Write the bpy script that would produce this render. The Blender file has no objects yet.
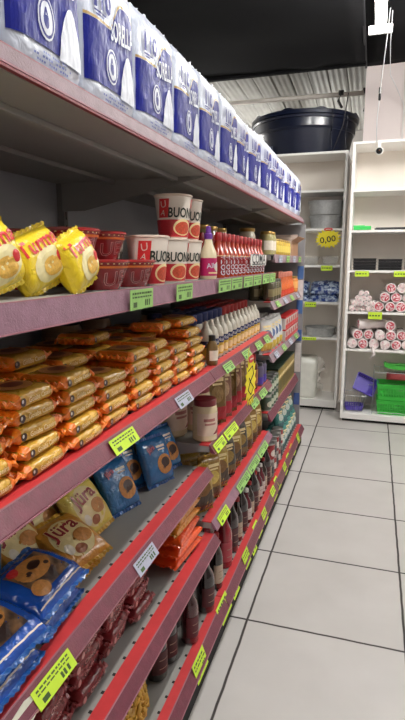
import bpy, bmesh, math, random
from mathutils import Vector, Matrix, noise
random.seed(7)
PI = math.pi
SC = bpy.context.scene
COL = SC.collection

# ------------------------------------------------------------------ materials
def lin(c):
    r = []
    for v in c:
        v /= 255.0
        r.append(v / 12.92 if v <= .04045 else ((v + .055) / 1.055) ** 2.4)
    return (*r, 1.0)

MATS = {}
def M(name, rgb, rough=.5, metal=0., var=.12, vscale=14., bump=0., bscale=60., emit=0., trans=0., alpha=1., coat=0.):
    if name in MATS: return MATS[name]
    m = bpy.data.materials.new(name); m.use_nodes = True
    nt = m.node_tree; N = nt.nodes; L = nt.links
    b = N['Principled BSDF']
    tc = N.new('ShaderNodeTexCoord')
    no = N.new('ShaderNodeTexNoise'); no.inputs['Scale'].default_value = vscale; no.inputs['Detail'].default_value = 4
    L.new(tc.outputs['Object'], no.inputs['Vector'])
    mx = N.new('ShaderNodeMix'); mx.data_type = 'RGBA'
    c = lin(rgb)
    mx.inputs['A'].default_value = tuple(v * (1 - var) for v in c[:3]) + (1,)
    mx.inputs['B'].default_value = tuple(min(1, v * (1 + var)) for v in c[:3]) + (1,)
    L.new(no.outputs['Fac'], mx.inputs['Factor'])
    L.new(mx.outputs['Result'], b.inputs['Base Color'])
    b.inputs['Roughness'].default_value = rough
    b.inputs['Metallic'].default_value = metal
    if coat: b.inputs['Coat Weight'].default_value = coat; b.inputs['Coat Roughness'].default_value = .15
    if trans: b.inputs['Transmission Weight'].default_value = trans
    if alpha < 1: b.inputs['Alpha'].default_value = alpha
    if bump:
        n2 = N.new('ShaderNodeTexNoise'); n2.inputs['Scale'].default_value = bscale; n2.inputs['Detail'].default_value = 2
        n2.inputs['Distortion'].default_value = .8
        L.new(tc.outputs['Object'], n2.inputs['Vector'])
        bp = N.new('ShaderNodeBump'); bp.inputs['Strength'].default_value = bump; bp.inputs['Distance'].default_value = .01
        L.new(n2.outputs['Fac'], bp.inputs['Height']); L.new(bp.outputs['Normal'], b.inputs['Normal'])
    if emit:
        b.inputs['Emission Color'].default_value = c; b.inputs['Emission Strength'].default_value = emit
    MATS[name] = m
    return m

def M2(name, c1, c2, scale=30., thr=.5, soft=.04, rough=.35, coat=.4, bump=.4, c3=None, kind='noise'):
    m = bpy.data.materials.new(name); m.use_nodes = True; nt = m.node_tree; N = nt.nodes; L = nt.links; b = N['Principled BSDF']
    tc = N.new('ShaderNodeTexCoord')
    if kind == 'noise': t = N.new('ShaderNodeTexNoise'); t.inputs['Scale'].default_value = scale; t.inputs['Detail'].default_value = 2; out = t.outputs['Fac']
    else: t = N.new('ShaderNodeTexVoronoi'); t.inputs['Scale'].default_value = scale; out = t.outputs['Distance']
    L.new(tc.outputs['Object'], t.inputs['Vector'])
    r = N.new('ShaderNodeValToRGB'); e = r.color_ramp.elements
    e[0].position = max(0, thr - soft); e[0].color = lin(c1); e[1].position = min(1, thr + soft); e[1].color = lin(c2)
    if c3: q = e.new(min(1, thr + soft + .1)); q.color = lin(c3)
    L.new(out, r.inputs['Fac']); L.new(r.outputs['Color'], b.inputs['Base Color'])
    b.inputs['Roughness'].default_value = rough; b.inputs['Coat Weight'].default_value = coat; b.inputs['Coat Roughness'].default_value = .15
    bp = N.new('ShaderNodeBump'); bp.inputs['Strength'].default_value = bump; bp.inputs['Distance'].default_value = .008
    L.new(out, bp.inputs['Height']); L.new(bp.outputs['Normal'], b.inputs['Normal'])
    MATS[name] = m; return m

def film(name, rgb, rough=.28, bump=.55, bscale=45., **k):      # printed plastic film, wrinkled and shiny
    return M(name, rgb, rough=rough, bump=bump, bscale=bscale, var=k.pop('var', .1), coat=.4, **k)

# ------------------------------------------------------------------ object helpers
def link(o, parent=None):
    COL.objects.link(o)
    if parent is not None: o.parent = parent
    return o

def mesh(name, verts, faces, mat, parent=None, smooth=False):
    me = bpy.data.meshes.new(name)
    me.from_pydata([tuple(v) for v in verts], [], faces)
    if smooth: me.polygons.foreach_set('use_smooth', [True] * len(me.polygons))
    me.materials.append(mat); me.update()
    return link(bpy.data.objects.new(name, me), parent)

def tag(o, label, cat, group=None, kind=None):
    if label: o['label'] = label
    if cat: o['category'] = cat
    if group: o['group'] = group
    if kind: o['kind'] = kind
    return o

def thing(name, label=None, cat=None, group=None, loc=(0, 0, 0), rot=(0, 0, 0)):
    o = bpy.data.objects.new(name, None); o.empty_display_size = .05
    COL.objects.link(o); o.location = loc; o.rotation_euler = rot
    return tag(o, label, cat, group)

def struct(o):
    o['kind'] = 'structure'; return o

def dup(root):
    r = root.copy(); COL.objects.link(r)
    for ch in root.children:
        c = ch.copy(); COL.objects.link(c); c.parent = r
        for g in ch.children:
            d = g.copy(); COL.objects.link(d); d.parent = c
    return r

USED = set()
def place(proto, loc, rot=(0, 0, PI / 2), label=None, group=None, cat=None, scale=None):
    if proto.name in USED: o = dup(proto)
    else: o = proto; USED.add(proto.name)
    o.location = loc; o.rotation_euler = rot
    if label: o['label'] = label
    if group: o['group'] = group
    if cat: o['category'] = cat
    if scale: o.scale = scale if isinstance(scale, tuple) else (scale,) * 3
    return o

ORD = ['first', 'second', 'third', 'fourth', 'fifth', 'sixth', 'seventh', 'eighth', 'ninth', 'tenth', 'eleventh', 'twelfth',
       'thirteenth', 'fourteenth', 'fifteenth', 'sixteenth', 'seventeenth', 'eighteenth', 'nineteenth', 'twentieth']
def nth(i): return ORD[i]

class MB:
    def __init__(s): s.v = []; s.f = []
    def add(s, vs, fs):
        n = len(s.v); s.v += [Vector(v) for v in vs]; s.f += [tuple(i + n for i in f) for f in fs]; return s
    def box(s, x0, y0, z0, x1, y1, z1):
        v = [(x0, y0, z0), (x1, y0, z0), (x1, y1, z0), (x0, y1, z0), (x0, y0, z1), (x1, y0, z1), (x1, y1, z1), (x0, y1, z1)]
        return s.add(v, [(0, 3, 2, 1), (4, 5, 6, 7), (0, 1, 5, 4), (1, 2, 6, 5), (2, 3, 7, 6), (3, 0, 4, 7)])
    def rbox(s, x0, y0, z0, x1, y1, z1, b=.005, seg=2):
        bm = bmesh.new(); bmesh.ops.create_cube(bm, size=1)
        for v in bm.verts:
            v.co = Vector(((x0 + x1) / 2 + v.co.x * (x1 - x0), (y0 + y1) / 2 + v.co.y * (y1 - y0), (z0 + z1) / 2 + v.co.z * (z1 - z0)))
        bmesh.ops.bevel(bm, geom=bm.edges[:], offset=b, segments=seg, affect='EDGES', profile=.6)
        bm.verts.index_update()
        s.add([v.co.copy() for v in bm.verts], [tuple(v.index for v in f.verts) for f in bm.faces]); bm.free(); return s
    def tube(s, pts, r, n=8, closed=False):
        pts = [Vector(p) for p in pts]; m = len(pts); rings = []
        for i, p in enumerate(pts):
            a = pts[i - 1] if (i > 0 or closed) else p; b = pts[(i + 1) % m] if (i < m - 1 or closed) else p
            d = (b - a).normalized()
            u = d.cross(Vector((0, 0, 1)));
            if u.length < .1: u = d.cross(Vector((1, 0, 0)))
            u.normalize(); w = d.cross(u)
            rr = r[i] if isinstance(r, (list, tuple)) else r
            rings.append([p + u * rr * math.cos(2 * PI * k / n) + w * rr * math.sin(2 * PI * k / n) for k in range(n)])
        v = [q for R in rings for q in R]; f = []
        for i in range(m if closed else m - 1):
            j = (i + 1) % m
            for k in range(n): f.append((i * n + k, i * n + (k + 1) % n, j * n + (k + 1) % n, j * n + k))
        if not closed: f.append(tuple(range(n))[::-1]); f.append(tuple((m - 1) * n + k for k in range(n)))
        return s.add(v, f)
    def lathe(s, prof, n=24, c=(0, 0), cap0=True, cap1=True):
        v = []; f = []
        for r, z in prof:
            for k in range(n): a = 2 * PI * k / n; v.append((c[0] + r * math.sin(a), c[1] - r * math.cos(a), z))
        for i in range(len(prof) - 1):
            for k in range(n): f.append((i * n + k, i * n + (k + 1) % n, (i + 1) * n + (k + 1) % n, (i + 1) * n + k))
        if cap0: f.append(tuple(range(n))[::-1])
        if cap1: f.append(tuple((len(prof) - 1) * n + k for k in range(n)))
        return s.add(v, f)
    def extr(s, pts, y0, y1):       # polygon in x,z extruded along y
        n = len(pts)
        v = [(p[0], y0, p[1]) for p in pts] + [(p[0], y1, p[1]) for p in pts]
        f = [tuple(range(n)), tuple(range(n, 2 * n))[::-1]] + [(i, i + n, (i + 1) % n + n, (i + 1) % n) for i in range(n)]
        return s.add(v, f)
    def xf(s, mtx): s.v = [mtx @ v for v in s.v]; return s
    def build(s, name, mat, parent=None, smooth=False, bevel=0, autosmooth=False):
        o = mesh(name, s.v, s.f, mat, parent, smooth or autosmooth)
        if autosmooth:
            bm = bmesh.new(); bm.from_mesh(o.data)
            for e in bm.edges:
                if len(e.link_faces) == 2 and e.calc_face_angle(0) > .6: e.smooth = False
            bm.to_mesh(o.data); bm.free()
        if bevel:
            md = o.modifiers.new('b', 'BEVEL'); md.width = bevel; md.segments = 2; md.limit_method = 'ANGLE'
        return o

# ------------------------------------------------------------------ flat prints wrapped on surfaces
_TC = {}
def text2d(txt, size=1., cx=0., cz=0., rot=0., offset=.0, sx=1.):
    key = (txt, offset)
    if key not in _TC:
        c = bpy.data.curves.new('t', 'FONT'); c.body = txt; c.size = 1; c.align_x = 'CENTER'; c.align_y = 'CENTER'
        c.resolution_u = 2; c.offset = offset; c.fill_mode = 'FRONT'
        o = bpy.data.objects.new('t', c); COL.objects.link(o); bpy.context.view_layer.update()
        dg = bpy.context.evaluated_depsgraph_get()
        me = bpy.data.meshes.new_from_object(o.evaluated_get(dg))
        _TC[key] = ([(v.co.x, v.co.y) for v in me.vertices], [tuple(p.vertices) for p in me.polygons])
        bpy.data.objects.remove(o); bpy.data.meshes.remove(me); bpy.data.curves.remove(c)
    vs, fs = _TC[key]; ca, sa = math.cos(rot), math.sin(rot)
    return ([((x * sx * ca - z * sa) * size + cx, (x * sx * sa + z * ca) * size + cz) for x, z in vs], fs)

def rect2d(x0, z0, x1, z1, nx=6, nz=4):
    v = [(x0 + (x1 - x0) * i / nx, z0 + (z1 - z0) * j / nz) for j in range(nz + 1) for i in range(nx + 1)]
    f = [(j * (nx + 1) + i, j * (nx + 1) + i + 1, (j + 1) * (nx + 1) + i + 1, (j + 1) * (nx + 1) + i) for j in range(nz) for i in range(nx)]
    return v, f
def strip2d(x0, x1, lo, hi, nx=14, nz=5):
    v = []
    for j in range(nz + 1):
        for i in range(nx + 1):
            x = x0 + (x1 - x0) * i / nx; v.append((x, lo(x) + (hi(x) - lo(x)) * j / nz))
    f = [(j * (nx + 1) + i, j * (nx + 1) + i + 1, (j + 1) * (nx + 1) + i + 1, (j + 1) * (nx + 1) + i) for j in range(nz) for i in range(nx)]
    return v, f
def ell2d(cx, cz, rx, rz, n=18, rings=3, rot=0., hole=0.):
    v = []; f = []; ca, sa = math.cos(rot), math.sin(rot)
    rs = [hole + (1 - hole) * k / rings for k in range(rings + 1)]
    for q in rs:
        for k in range(n):
            a = 2 * PI * k / n; x, z = rx * q * math.cos(a), rz * q * math.sin(a)
            v.append((cx + x * ca - z * sa, cz + x * sa + z * ca))
    for j in range(rings):
        for k in range(n):
            f.append((j * n + k, j * n + (k + 1) % n, (j + 1) * n + (k + 1) % n, (j + 1) * n + k)[::-1])
    return v, f
def join2d(*ps):
    v = []; f = []
    for a, b in ps: f += [tuple(i + len(v) for i in q) for q in b]; v += a
    return v, f
def decal(name, p2, mp, mat, parent, eps=.0008):
    vs = [mp(x, z, eps) for x, z in p2[0]]
    return mesh(name, vs, p2[1], mat, parent)

# ------------------------------------------------------------------ packets
def pillow(name, w, h, t, mat, parent, sealmat=None, crimp='z', seed=0, wr=.0025, fin=.011, nx=16, nz=16, sealname='seal', box=4.):
    """Film packet standing in the XZ plane (front is -Y), centre at its middle; returns the map for prints."""
    def prof(a, b):
        a = min(1, abs(a)); b = min(1, abs(b))
        pa, pb = (box + 2, 2.6) if crimp == 'z' else (2.6, box + 2)
        return ((1 - a ** pa) ** .5) * ((1 - b ** pb) ** .55)
    def wrk(x, z, sgn):
        e = noise.noise(Vector((x * 38 + seed * 3.1, z * 38, sgn * 5 + seed))) + .6 * noise.noise(Vector((x * 90, z * 90 + seed, sgn)))
        q = z / (h / 2) if crimp == 'z' else x / (w / 2)
        s = x if crimp == 'z' else z
        rip = math.sin(s * 260 + seed) * max(0, abs(q) - .55) * 2.0
        return wr * (e + .8 * rip)
    def pt(x, z, sgn, eps=0):
        p = prof(2 * x / w, 2 * z / h)
        return (x, sgn * (t / 2 * p + (wrk(x, z, sgn) if p > .02 else 0) * min(1, p * 3) + .0006 + eps), z)
    v = []; f = []
    def warp(i, n):      # denser near rims
        u = -1 + 2 * i / n; return math.copysign(abs(u) ** .75, u)
    for sgn in (-1, 1):
        for j in range(nz + 1):
            for i in range(nx + 1):
                v.append(pt(warp(i, nx) * w / 2, warp(j, nz) * h / 2, sgn))
    K = (nx + 1) * (nz + 1)
    for j in range(nz):
        for i in range(nx):
            a = j * (nx + 1) + i; q = (a, a + 1, a + nx + 2, a + nx + 1)
            f.append(q); f.append(tuple(K + k for k in q[::-1]))
    rim = [i for i in range(nx + 1)] + [j * (nx + 1) + nx for j in range(1, nz + 1)] + [nz * (nx + 1) + i for i in range(nx - 1, -1, -1)] + [j * (nx + 1) for j in range(nz - 1, 0, -1)]
    for k in range(len(rim)):
        a, b = rim[k], rim[(k + 1) % len(rim)]; f.append((b, a, a + K, b + K))
    body = mesh(name, v, f, mat, parent, True)
    if fin:
        for s in (-1, 1):
            n = 22; vs = []; fs = []
            for k in range(n + 1):
                u = -1 + 2 * k / n
                for r in range(3):
                    out = r * fin / 2 + (.0025 if r == 2 and k % 2 else 0) - .002
                    yy = .0035 * math.sin(u * 9 + seed + s) * r / 2 + .0012 * (1 if k % 2 else -1) * (r > 0)
                    vs.append((u * w / 2 * .985, yy, s * (h / 2 + out)) if crimp == 'z' else (s * (w / 2 + out), yy, u * h / 2 * .985))
            for k in range(n):
                for r in range(2): fs.append((k * 3 + r, k * 3 + r + 1, k * 3 + r + 4, k * 3 + r + 3))
            so = mesh(sealname, vs, fs, sealmat or mat, parent)
            md = so.modifiers.new('s', 'SOLIDIFY'); md.thickness = .0012; md.offset = 0
    return body, (lambda x, z, e: pt(x, z, -1, e)), (lambda x, z, e: pt(x, z, 1, e))

def tube_pack(name, L, D, H, mat, endmat, parent, seed=0, fin=.014):
    """Flow-wrapped bar lying on its base, long side along X, front -Y, base at z=0."""
    n = 20; rings = 15; v = []; f = []
    def sup(a, e=.42):
        c, s = math.cos(a), math.sin(a)
        return math.copysign(abs(c) ** e, c), math.copysign(abs(s) ** e, s)
    def sc(u):
        q = max(0, (abs(u) - .78) / .22); return 1 - .62 * q ** 1.6, 1 - .07 * q
    for j in range(rings):
        u = -1 + 2 * j / (rings - 1); u = math.copysign(abs(u) ** .8, u); sz, sy = sc(u)
        for k in range(n):
            c, s = sup(2 * PI * k / n)
            w = 1 + .05 * noise.noise(Vector((u * 4 + seed, c * 2, s * 2 + seed))) + .035 * math.sin(k * 2.3 + seed) * max(0, abs(u) - .6)
            v.append((u * L / 2, c * D / 2 * sy * min(w, 1.0), max(.0, H / 2 + s * H / 2 * sz * w)))
    for j in range(rings - 1):
        for k in range(n): f.append((j * n + k, j * n + (k + 1) % n, (j + 1) * n + (k + 1) % n, (j + 1) * n + k)[::-1])
    f.append(tuple(range(n))); f.append(tuple((rings - 1) * n + k for k in range(n))[::-1])
    b = mesh(name, v, f, mat, parent, True)
    for s_ in (-1, 1):
        vs = []; fs = []; m = 16
        for k in range(m + 1):
            y = (-1 + 2 * k / m) * D / 2 * .95
            for r in range(3):
                x = s_ * (L / 2 - .003 + r * fin / 2); z = H / 2 + [.0, .004, .007][r] * math.sin(k * 2.4 + seed * s_) + (.006 * (r - 1) if r else 0) * math.sin(seed * 2.1 + s_)
                vs.append((x, y * (1 - .02 * r), z))
        for k in range(m):
            for r in range(2): fs.append((k * 3 + r, k * 3 + r + 1, k * 3 + r + 4, k * 3 + r + 3))
        o = mesh('seal', vs, fs, endmat, parent); md = o.modifiers.new('s', 'SOLIDIFY'); md.thickness = .006; md.offset = 0
        # gathered shoulder next to the seal
        vs = []; fs = []
        for j in range(4):
            q = j / 3; x = s_ * (L / 2 - .016 + q * .015)
            sz, sy = sc(abs(x) / (L / 2)); 
            for k in range(n):
                c, s = sup(2 * PI * k / n); w = 1.05 + .06 * math.sin(k * 2.7 + j)
                vs.append((x, c * D / 2 * sy * 1.004, max(0.0005, H / 2 + s * H / 2 * sz * w)))
        for j in range(3):
            for k in range(n): fs.append((j * n + k, j * n + (k + 1) % n, (j + 1) * n + (k + 1) % n, (j + 1) * n + k))
        mesh('gathered_end', vs, fs, endmat, parent, True)
    front = lambda x, z, e: (x, -D / 2 * .985 - e - .0006, z)
    top = lambda x, y, e: (x, y, H * 1.0 + e + .0006)
    return b, front, top

def lathe_map(prof):
    def rz(z):
        for (r0, z0), (r1, z1) in zip(prof, prof[1:]):
            if z1 != z0 and min(z0, z1) <= z <= max(z0, z1): return r0 + (r1 - r0) * (z - z0) / (z1 - z0)
        return prof[-1][0]
    def mp(x, z, e):
        r = rz(z); a = x / max(.01, r); r += e
        return (r * math.sin(a), -r * math.cos(a), z)
    return mp

def vessel(root, prof, mat, partname='body', n=24):
    MB().lathe(prof, n).build(partname, mat, root, autosmooth=True); return lathe_map(prof)

# ------------------------------------------------------------------ camera
F = 530.; pitch = math.atan(99 / F); yaw = math.atan(172.5 / math.hypot(F, 99))
cam = bpy.data.objects.new('camera', bpy.data.cameras.new('camera')); COL.objects.link(cam)
cam.location = (0, 0, 1.5); cam.rotation_euler = (PI / 2 - pitch, 0, yaw)
cam.data.sensor_fit = 'VERTICAL'; cam.data.sensor_height = 36; cam.data.lens = F / 720 * 36
cam.data.clip_start = .02
SC.camera = cam
vs_ = SC.view_settings
vs_.view_transform = 'Standard'; vs_.look = 'None'; vs_.gamma = 1; vs_.use_curve_mapping = False; vs_.exposure = .98
w = bpy.data.worlds.new('world'); SC.world = w; w.use_nodes = True
w.node_tree.nodes['Background'].inputs[0].default_value = (1, .97, .93, 1); w.node_tree.nodes['Background'].inputs[1].default_value = .12
SC.cycles.max_bounces = 8; SC.cycles.diffuse_bounces = 5; SC.cycles.transparent_max_bounces = 12
SC.cycles.sample_clamp_indirect = 4

# ------------------------------------------------------------------ room
def floor_mat():
    m = bpy.data.materials.new('ceramic_tile'); m.use_nodes = True; nt = m.node_tree; N = nt.nodes; L = nt.links; b = N['Principled BSDF']
    tc = N.new('ShaderNodeTexCoord'); sp = N.new('ShaderNodeSeparateXYZ'); L.new(tc.outputs['Object'], sp.inputs[0])
    def math_(op, a, bb=None, cc=None):
        n = N.new('ShaderNodeMath'); n.operation = op
        for i, q in enumerate((a, bb, cc)):
            if q is None: continue
            if isinstance(q, (int, float)): n.inputs[i].default_value = q
            else: L.new(q, n.inputs[i])
        return n.outputs[0]
    # slight waviness of the joints
    wn = N.new('ShaderNodeTexNoise'); wn.inputs['Scale'].default_value = 9; L.new(tc.outputs['Object'], wn.inputs['Vector'])
    wob = math_('MULTIPLY', math_('SUBTRACT', wn.outputs['Fac'], .5), .006)
    def edge(out, off, per):
        q = math_('DIVIDE', math_('ADD', math_('SUBTRACT', out, off), wob), per)
        fr = math_('FRACT', q); d = math_('MINIMUM', fr, math_('SUBTRACT', 1.0, fr))
        return math_('MULTIPLY', d, per), math_('FLOOR', q)
    dx, ix = edge(sp.outputs[0], -.432 - 6.31, .631); dy, iy = edge(sp.outputs[1], 3.105 - 5.64, .564)
    d = math_('MINIMUM', dx, dy)
    g = N.new('ShaderNodeMapRange'); g.inputs['From Min'].default_value = .0035; g.inputs['From Max'].default_value = .0065; L.new(d, g.inputs['Value'])
    wnn = N.new('ShaderNodeTexWhiteNoise'); wnn.noise_dimensions = '2D'; cb = N.new('ShaderNodeCombineXYZ'); L.new(ix, cb.inputs[0]); L.new(iy, cb.inputs[1]); L.new(cb.outputs[0], wnn.inputs['Vector'])
    n1 = N.new('ShaderNodeTexNoise'); n1.inputs['Scale'].default_value = 3.5; n1.inputs['Detail'].default_value = 6; L.new(tc.outputs['Object'], n1.inputs['Vector'])
    mx = N.new('ShaderNodeMix'); mx.data_type = 'RGBA'; mx.inputs['A'].default_value = lin((182, 178, 174)); mx.inputs['B'].default_value = lin((210, 206, 203))
    L.new(math_('ADD', math_('MULTIPLY', n1.outputs['Fac'], .8), math_('MULTIPLY', wnn.outputs['Value'], .2)), mx.inputs['Factor'])
    # scuffs
    n3 = N.new('ShaderNodeTexNoise'); n3.inputs['Scale'].default_value = 22; n3.inputs['Detail'].default_value = 8; n3.inputs['Roughness'].default_value = .7; L.new(tc.outputs['Object'], n3.inputs['Vector'])
    sr = N.new('ShaderNodeMapRange'); sr.inputs['From Min'].default_value = .70; sr.inputs['From Max'].default_value = .76; sr.inputs['To Max'].default_value = .45; L.new(n3.outputs['Fac'], sr.inputs['Value'])
    m3 = N.new('ShaderNodeMix'); m3.data_type = 'RGBA'; L.new(sr.outputs[0], m3.inputs['Factor']); L.new(mx.outputs['Result'], m3.inputs['A']); m3.inputs['B'].default_value = lin((95, 84, 74))
    m2 = N.new('ShaderNodeMix'); m2.data_type = 'RGBA'; m2.inputs['A'].default_value = lin((58, 52, 50)); L.new(m3.outputs['Result'], m2.inputs['B']); L.new(g.outputs[0], m2.inputs['Factor'])
    L.new(m2.outputs['Result'], b.inputs['Base Color'])
    rr = N.new('ShaderNodeMapRange'); rr.inputs['To Min'].default_value = .8; rr.inputs['To Max'].default_value = .38; L.new(g.outputs[0], rr.inputs['Value']); L.new(rr.outputs[0], b.inputs['Roughness'])
    bp = N.new('ShaderNodeBump'); bp.inputs['Strength'].default_value = .4; bp.inputs['Distance'].default_value = .002; L.new(g.outputs[0], bp.inputs['Height']); L.new(bp.outputs[0], b.inputs['Normal'])
    return m

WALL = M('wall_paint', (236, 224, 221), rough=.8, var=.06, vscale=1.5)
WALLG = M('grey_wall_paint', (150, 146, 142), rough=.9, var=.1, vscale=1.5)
BLACKC = M('black_ceiling_lining', (9, 9, 11), rough=.9, var=.25, vscale=2, bump=.25, bscale=3)
BLACKC.node_tree.nodes['Principled BSDF'].inputs['Specular IOR Level'].default_value = .12
struct(MB().box(-3.4, -2.4, -.1, 2.6, 8.2, 0).build('floor', floor_mat()))
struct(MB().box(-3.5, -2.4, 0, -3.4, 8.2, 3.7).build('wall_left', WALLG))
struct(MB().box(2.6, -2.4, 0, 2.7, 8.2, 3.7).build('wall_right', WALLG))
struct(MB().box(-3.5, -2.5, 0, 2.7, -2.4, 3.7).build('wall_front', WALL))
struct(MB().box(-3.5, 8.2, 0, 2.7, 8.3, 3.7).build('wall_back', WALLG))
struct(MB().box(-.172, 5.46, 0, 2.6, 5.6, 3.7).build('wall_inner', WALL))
# groove batten on the wall beyond the right shelving
struct(MB().box(.165, 5.448, 2.5, .18, 5.46, 3.2).build('trim_1', M('white_trim', (228, 222, 220), .6)))
# ceiling: black lining sheets with sagging folds, ending in a hem
def lining(x0, x1, y0, y1, z, seed, name):
    nx, ny = 26, 60; v = []; f = []
    for j in range(ny + 1):
        for i in range(nx + 1):
            x = x0 + (x1 - x0) * i / nx; y = y0 + (y1 - y0) * j / ny
            zz = z + .022 * noise.noise(Vector((x * .9 + seed, y * 2.2, seed))) + .01 * noise.noise(Vector((x * 4, y * 5, seed)))
            v.append((x, y, zz))
    for j in range(ny):
        for i in range(nx): a = j * (nx + 1) + i; f.append((a, a + nx + 1, a + nx + 2, a + 1))
    o = mesh(name, v, f, BLACKC, None, True); md = o.modifiers.new('s', 'SOLIDIFY'); md.thickness = .012; md.offset = 1
    return struct(o)
lining(-3.4, -.175, -2.4, 5.25, 3.22, 1, 'ceiling')
lining(-.172, 2.6, -2.4, 5.46, 3.26, 5, 'ceiling')
MBv = MB().rbox(-3.4, 5.2, 3.185, -.172, 5.262, 3.30, .01); struct(MBv.build('trim_2', BLACKC))
struct(MB().rbox(-.185, -2.4, 3.21, -.165, 5.4, 3.29, .004).build('trim_3', M('black_seam', (26, 26, 30), .6)))
# corrugated metal roof behind the lining
def roof():
    v = []; f = []; n = 300; x0, x1 = -3.4, -.172
    for i in range(n + 1):
        x = x0 + (x1 - x0) * i / n; ph = (x * 5.2) % 1.0
        z = 0.012 * (1 if ph < .07 else 0) + .0025 * math.sin(x * 110)
        v += [(x, 5.26, 3.42 + z), (x, 8.2, 3.30 + z)]
    for i in range(n): f.append((2 * i, 2 * i + 1, 2 * i + 3, 2 * i + 2))
    m = M('galvanised_roof_sheet', (146, 145, 140), rough=.6, metal=.1, var=.25, vscale=5)
    return struct(mesh('ceiling', v, f, m))
roof()
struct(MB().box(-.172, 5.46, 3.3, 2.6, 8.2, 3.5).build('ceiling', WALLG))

WHITE_MET = M('white_painted_steel', (226, 224, 220), rough=.45, var=.05)
WHITE_PL = M('white_plastic', (235, 235, 232), rough=.35, var=.04)
BLACK_PL = M('black_plastic', (14, 14, 16), rough=.35)
pipe = thing('ceiling_pipe', 'long white pipe crossing below the corrugated roof above the water tank', 'pipe', loc=(-1.7, 6, 3.19))
MB().tube([(-1.6, 0, .02), (0, 0, .003), (1.53, 0, -.015)], .022, 10).build('pipe_run', M('old_white_pipe', (205, 198, 190), .5, var=.2), pipe, True)
MB().tube([(1.28, -.03, .0), (1.25, -.035, -.08), (1.29, -.04, -.15)], .014, 7).build('tape_end', M('dark_tape', (40, 38, 38), .7), pipe, True)
MB().tube([(1.5, -.03, .02), (1.53, -.035, -.08), (1.51, -.03, -.2)], .012, 7).build('tape_end', MATS['dark_tape'], pipe, True)
MB().lathe([(.03, -.02), (.03, .03)], 12).xf(Matrix.Translation((1.27, 0, 0)) @ Matrix.Rotation(PI / 2, 4, 'Y')).build('tape_wrap', MATS['dark_tape'], pipe, True)

# ------------------------------------------------------------------ lamps
def tube_lamp(x, y0, y1, z, label, st):
    L_ = y1 - y0; t = thing('tube_lamp', label, 'ceiling lamp', 'tube lamps under the ceiling', loc=(x, y0, z))
    MB().rbox(-.036, 0, .035, .036, L_, .075, .006).build('housing', WHITE_MET, t)
    MB().tube([(0, .03, 0), (0, L_ - .03, 0)], .03, 14).build('tube', M('lamp_tube', (255, 253, 249), .3, var=0, emit=st), t, True)
    for q in (0, L_):
        MB().rbox(-.075, q - .010, -.02, .075, q + .018, .03, .004).build('end_bracket', WHITE_PL, t)
    MB().tube([(0, .2, .07), (0, .2, .2)], .004, 6).build('hanger', WHITE_MET, t)
    MB().tube([(0, L_ - .2, .07), (0, L_ - .2, .2)], .004, 6).build('hanger', WHITE_MET, t)
LS = 62.
tube_lamp(-.050, 2.75, 3.98, 2.985, 'white tube lamp glowing under the black ceiling at the top of the picture', LS)
tube_lamp(-.055, .2, 1.43, 3.03, 'white tube lamp under the ceiling directly above the aisle tiles nearest the viewer', LS)
tube_lamp(-.055, -1.9, -.67, 3.03, 'white tube lamp under the ceiling farthest from the back shelving', LS)
tube_lamp(2.1, 2.4, 3.63, 3.03, 'white tube lamp under the ceiling nearest the right wall', LS)
tube_lamp(.62, 3.3, 4.53, 3.0, 'added tube lamp outside the picture, brightening the back shelving units', LS)  # added out of view to brighten the back shelving
tube_lamp(-1.05, 6.8, 8.0, 2.8, 'added tube lamp hidden behind the water tank, brightening the corrugated roof', LS * .12)  # added unseen behind the tank to light the roof sheet
tube_lamp(-2.4, 6.0, 7.23, 2.8, 'added tube lamp hidden at the far left, brightening the corrugated roof', LS * .22)  # unseen extra lamp, added to fill the roof area with light

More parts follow.
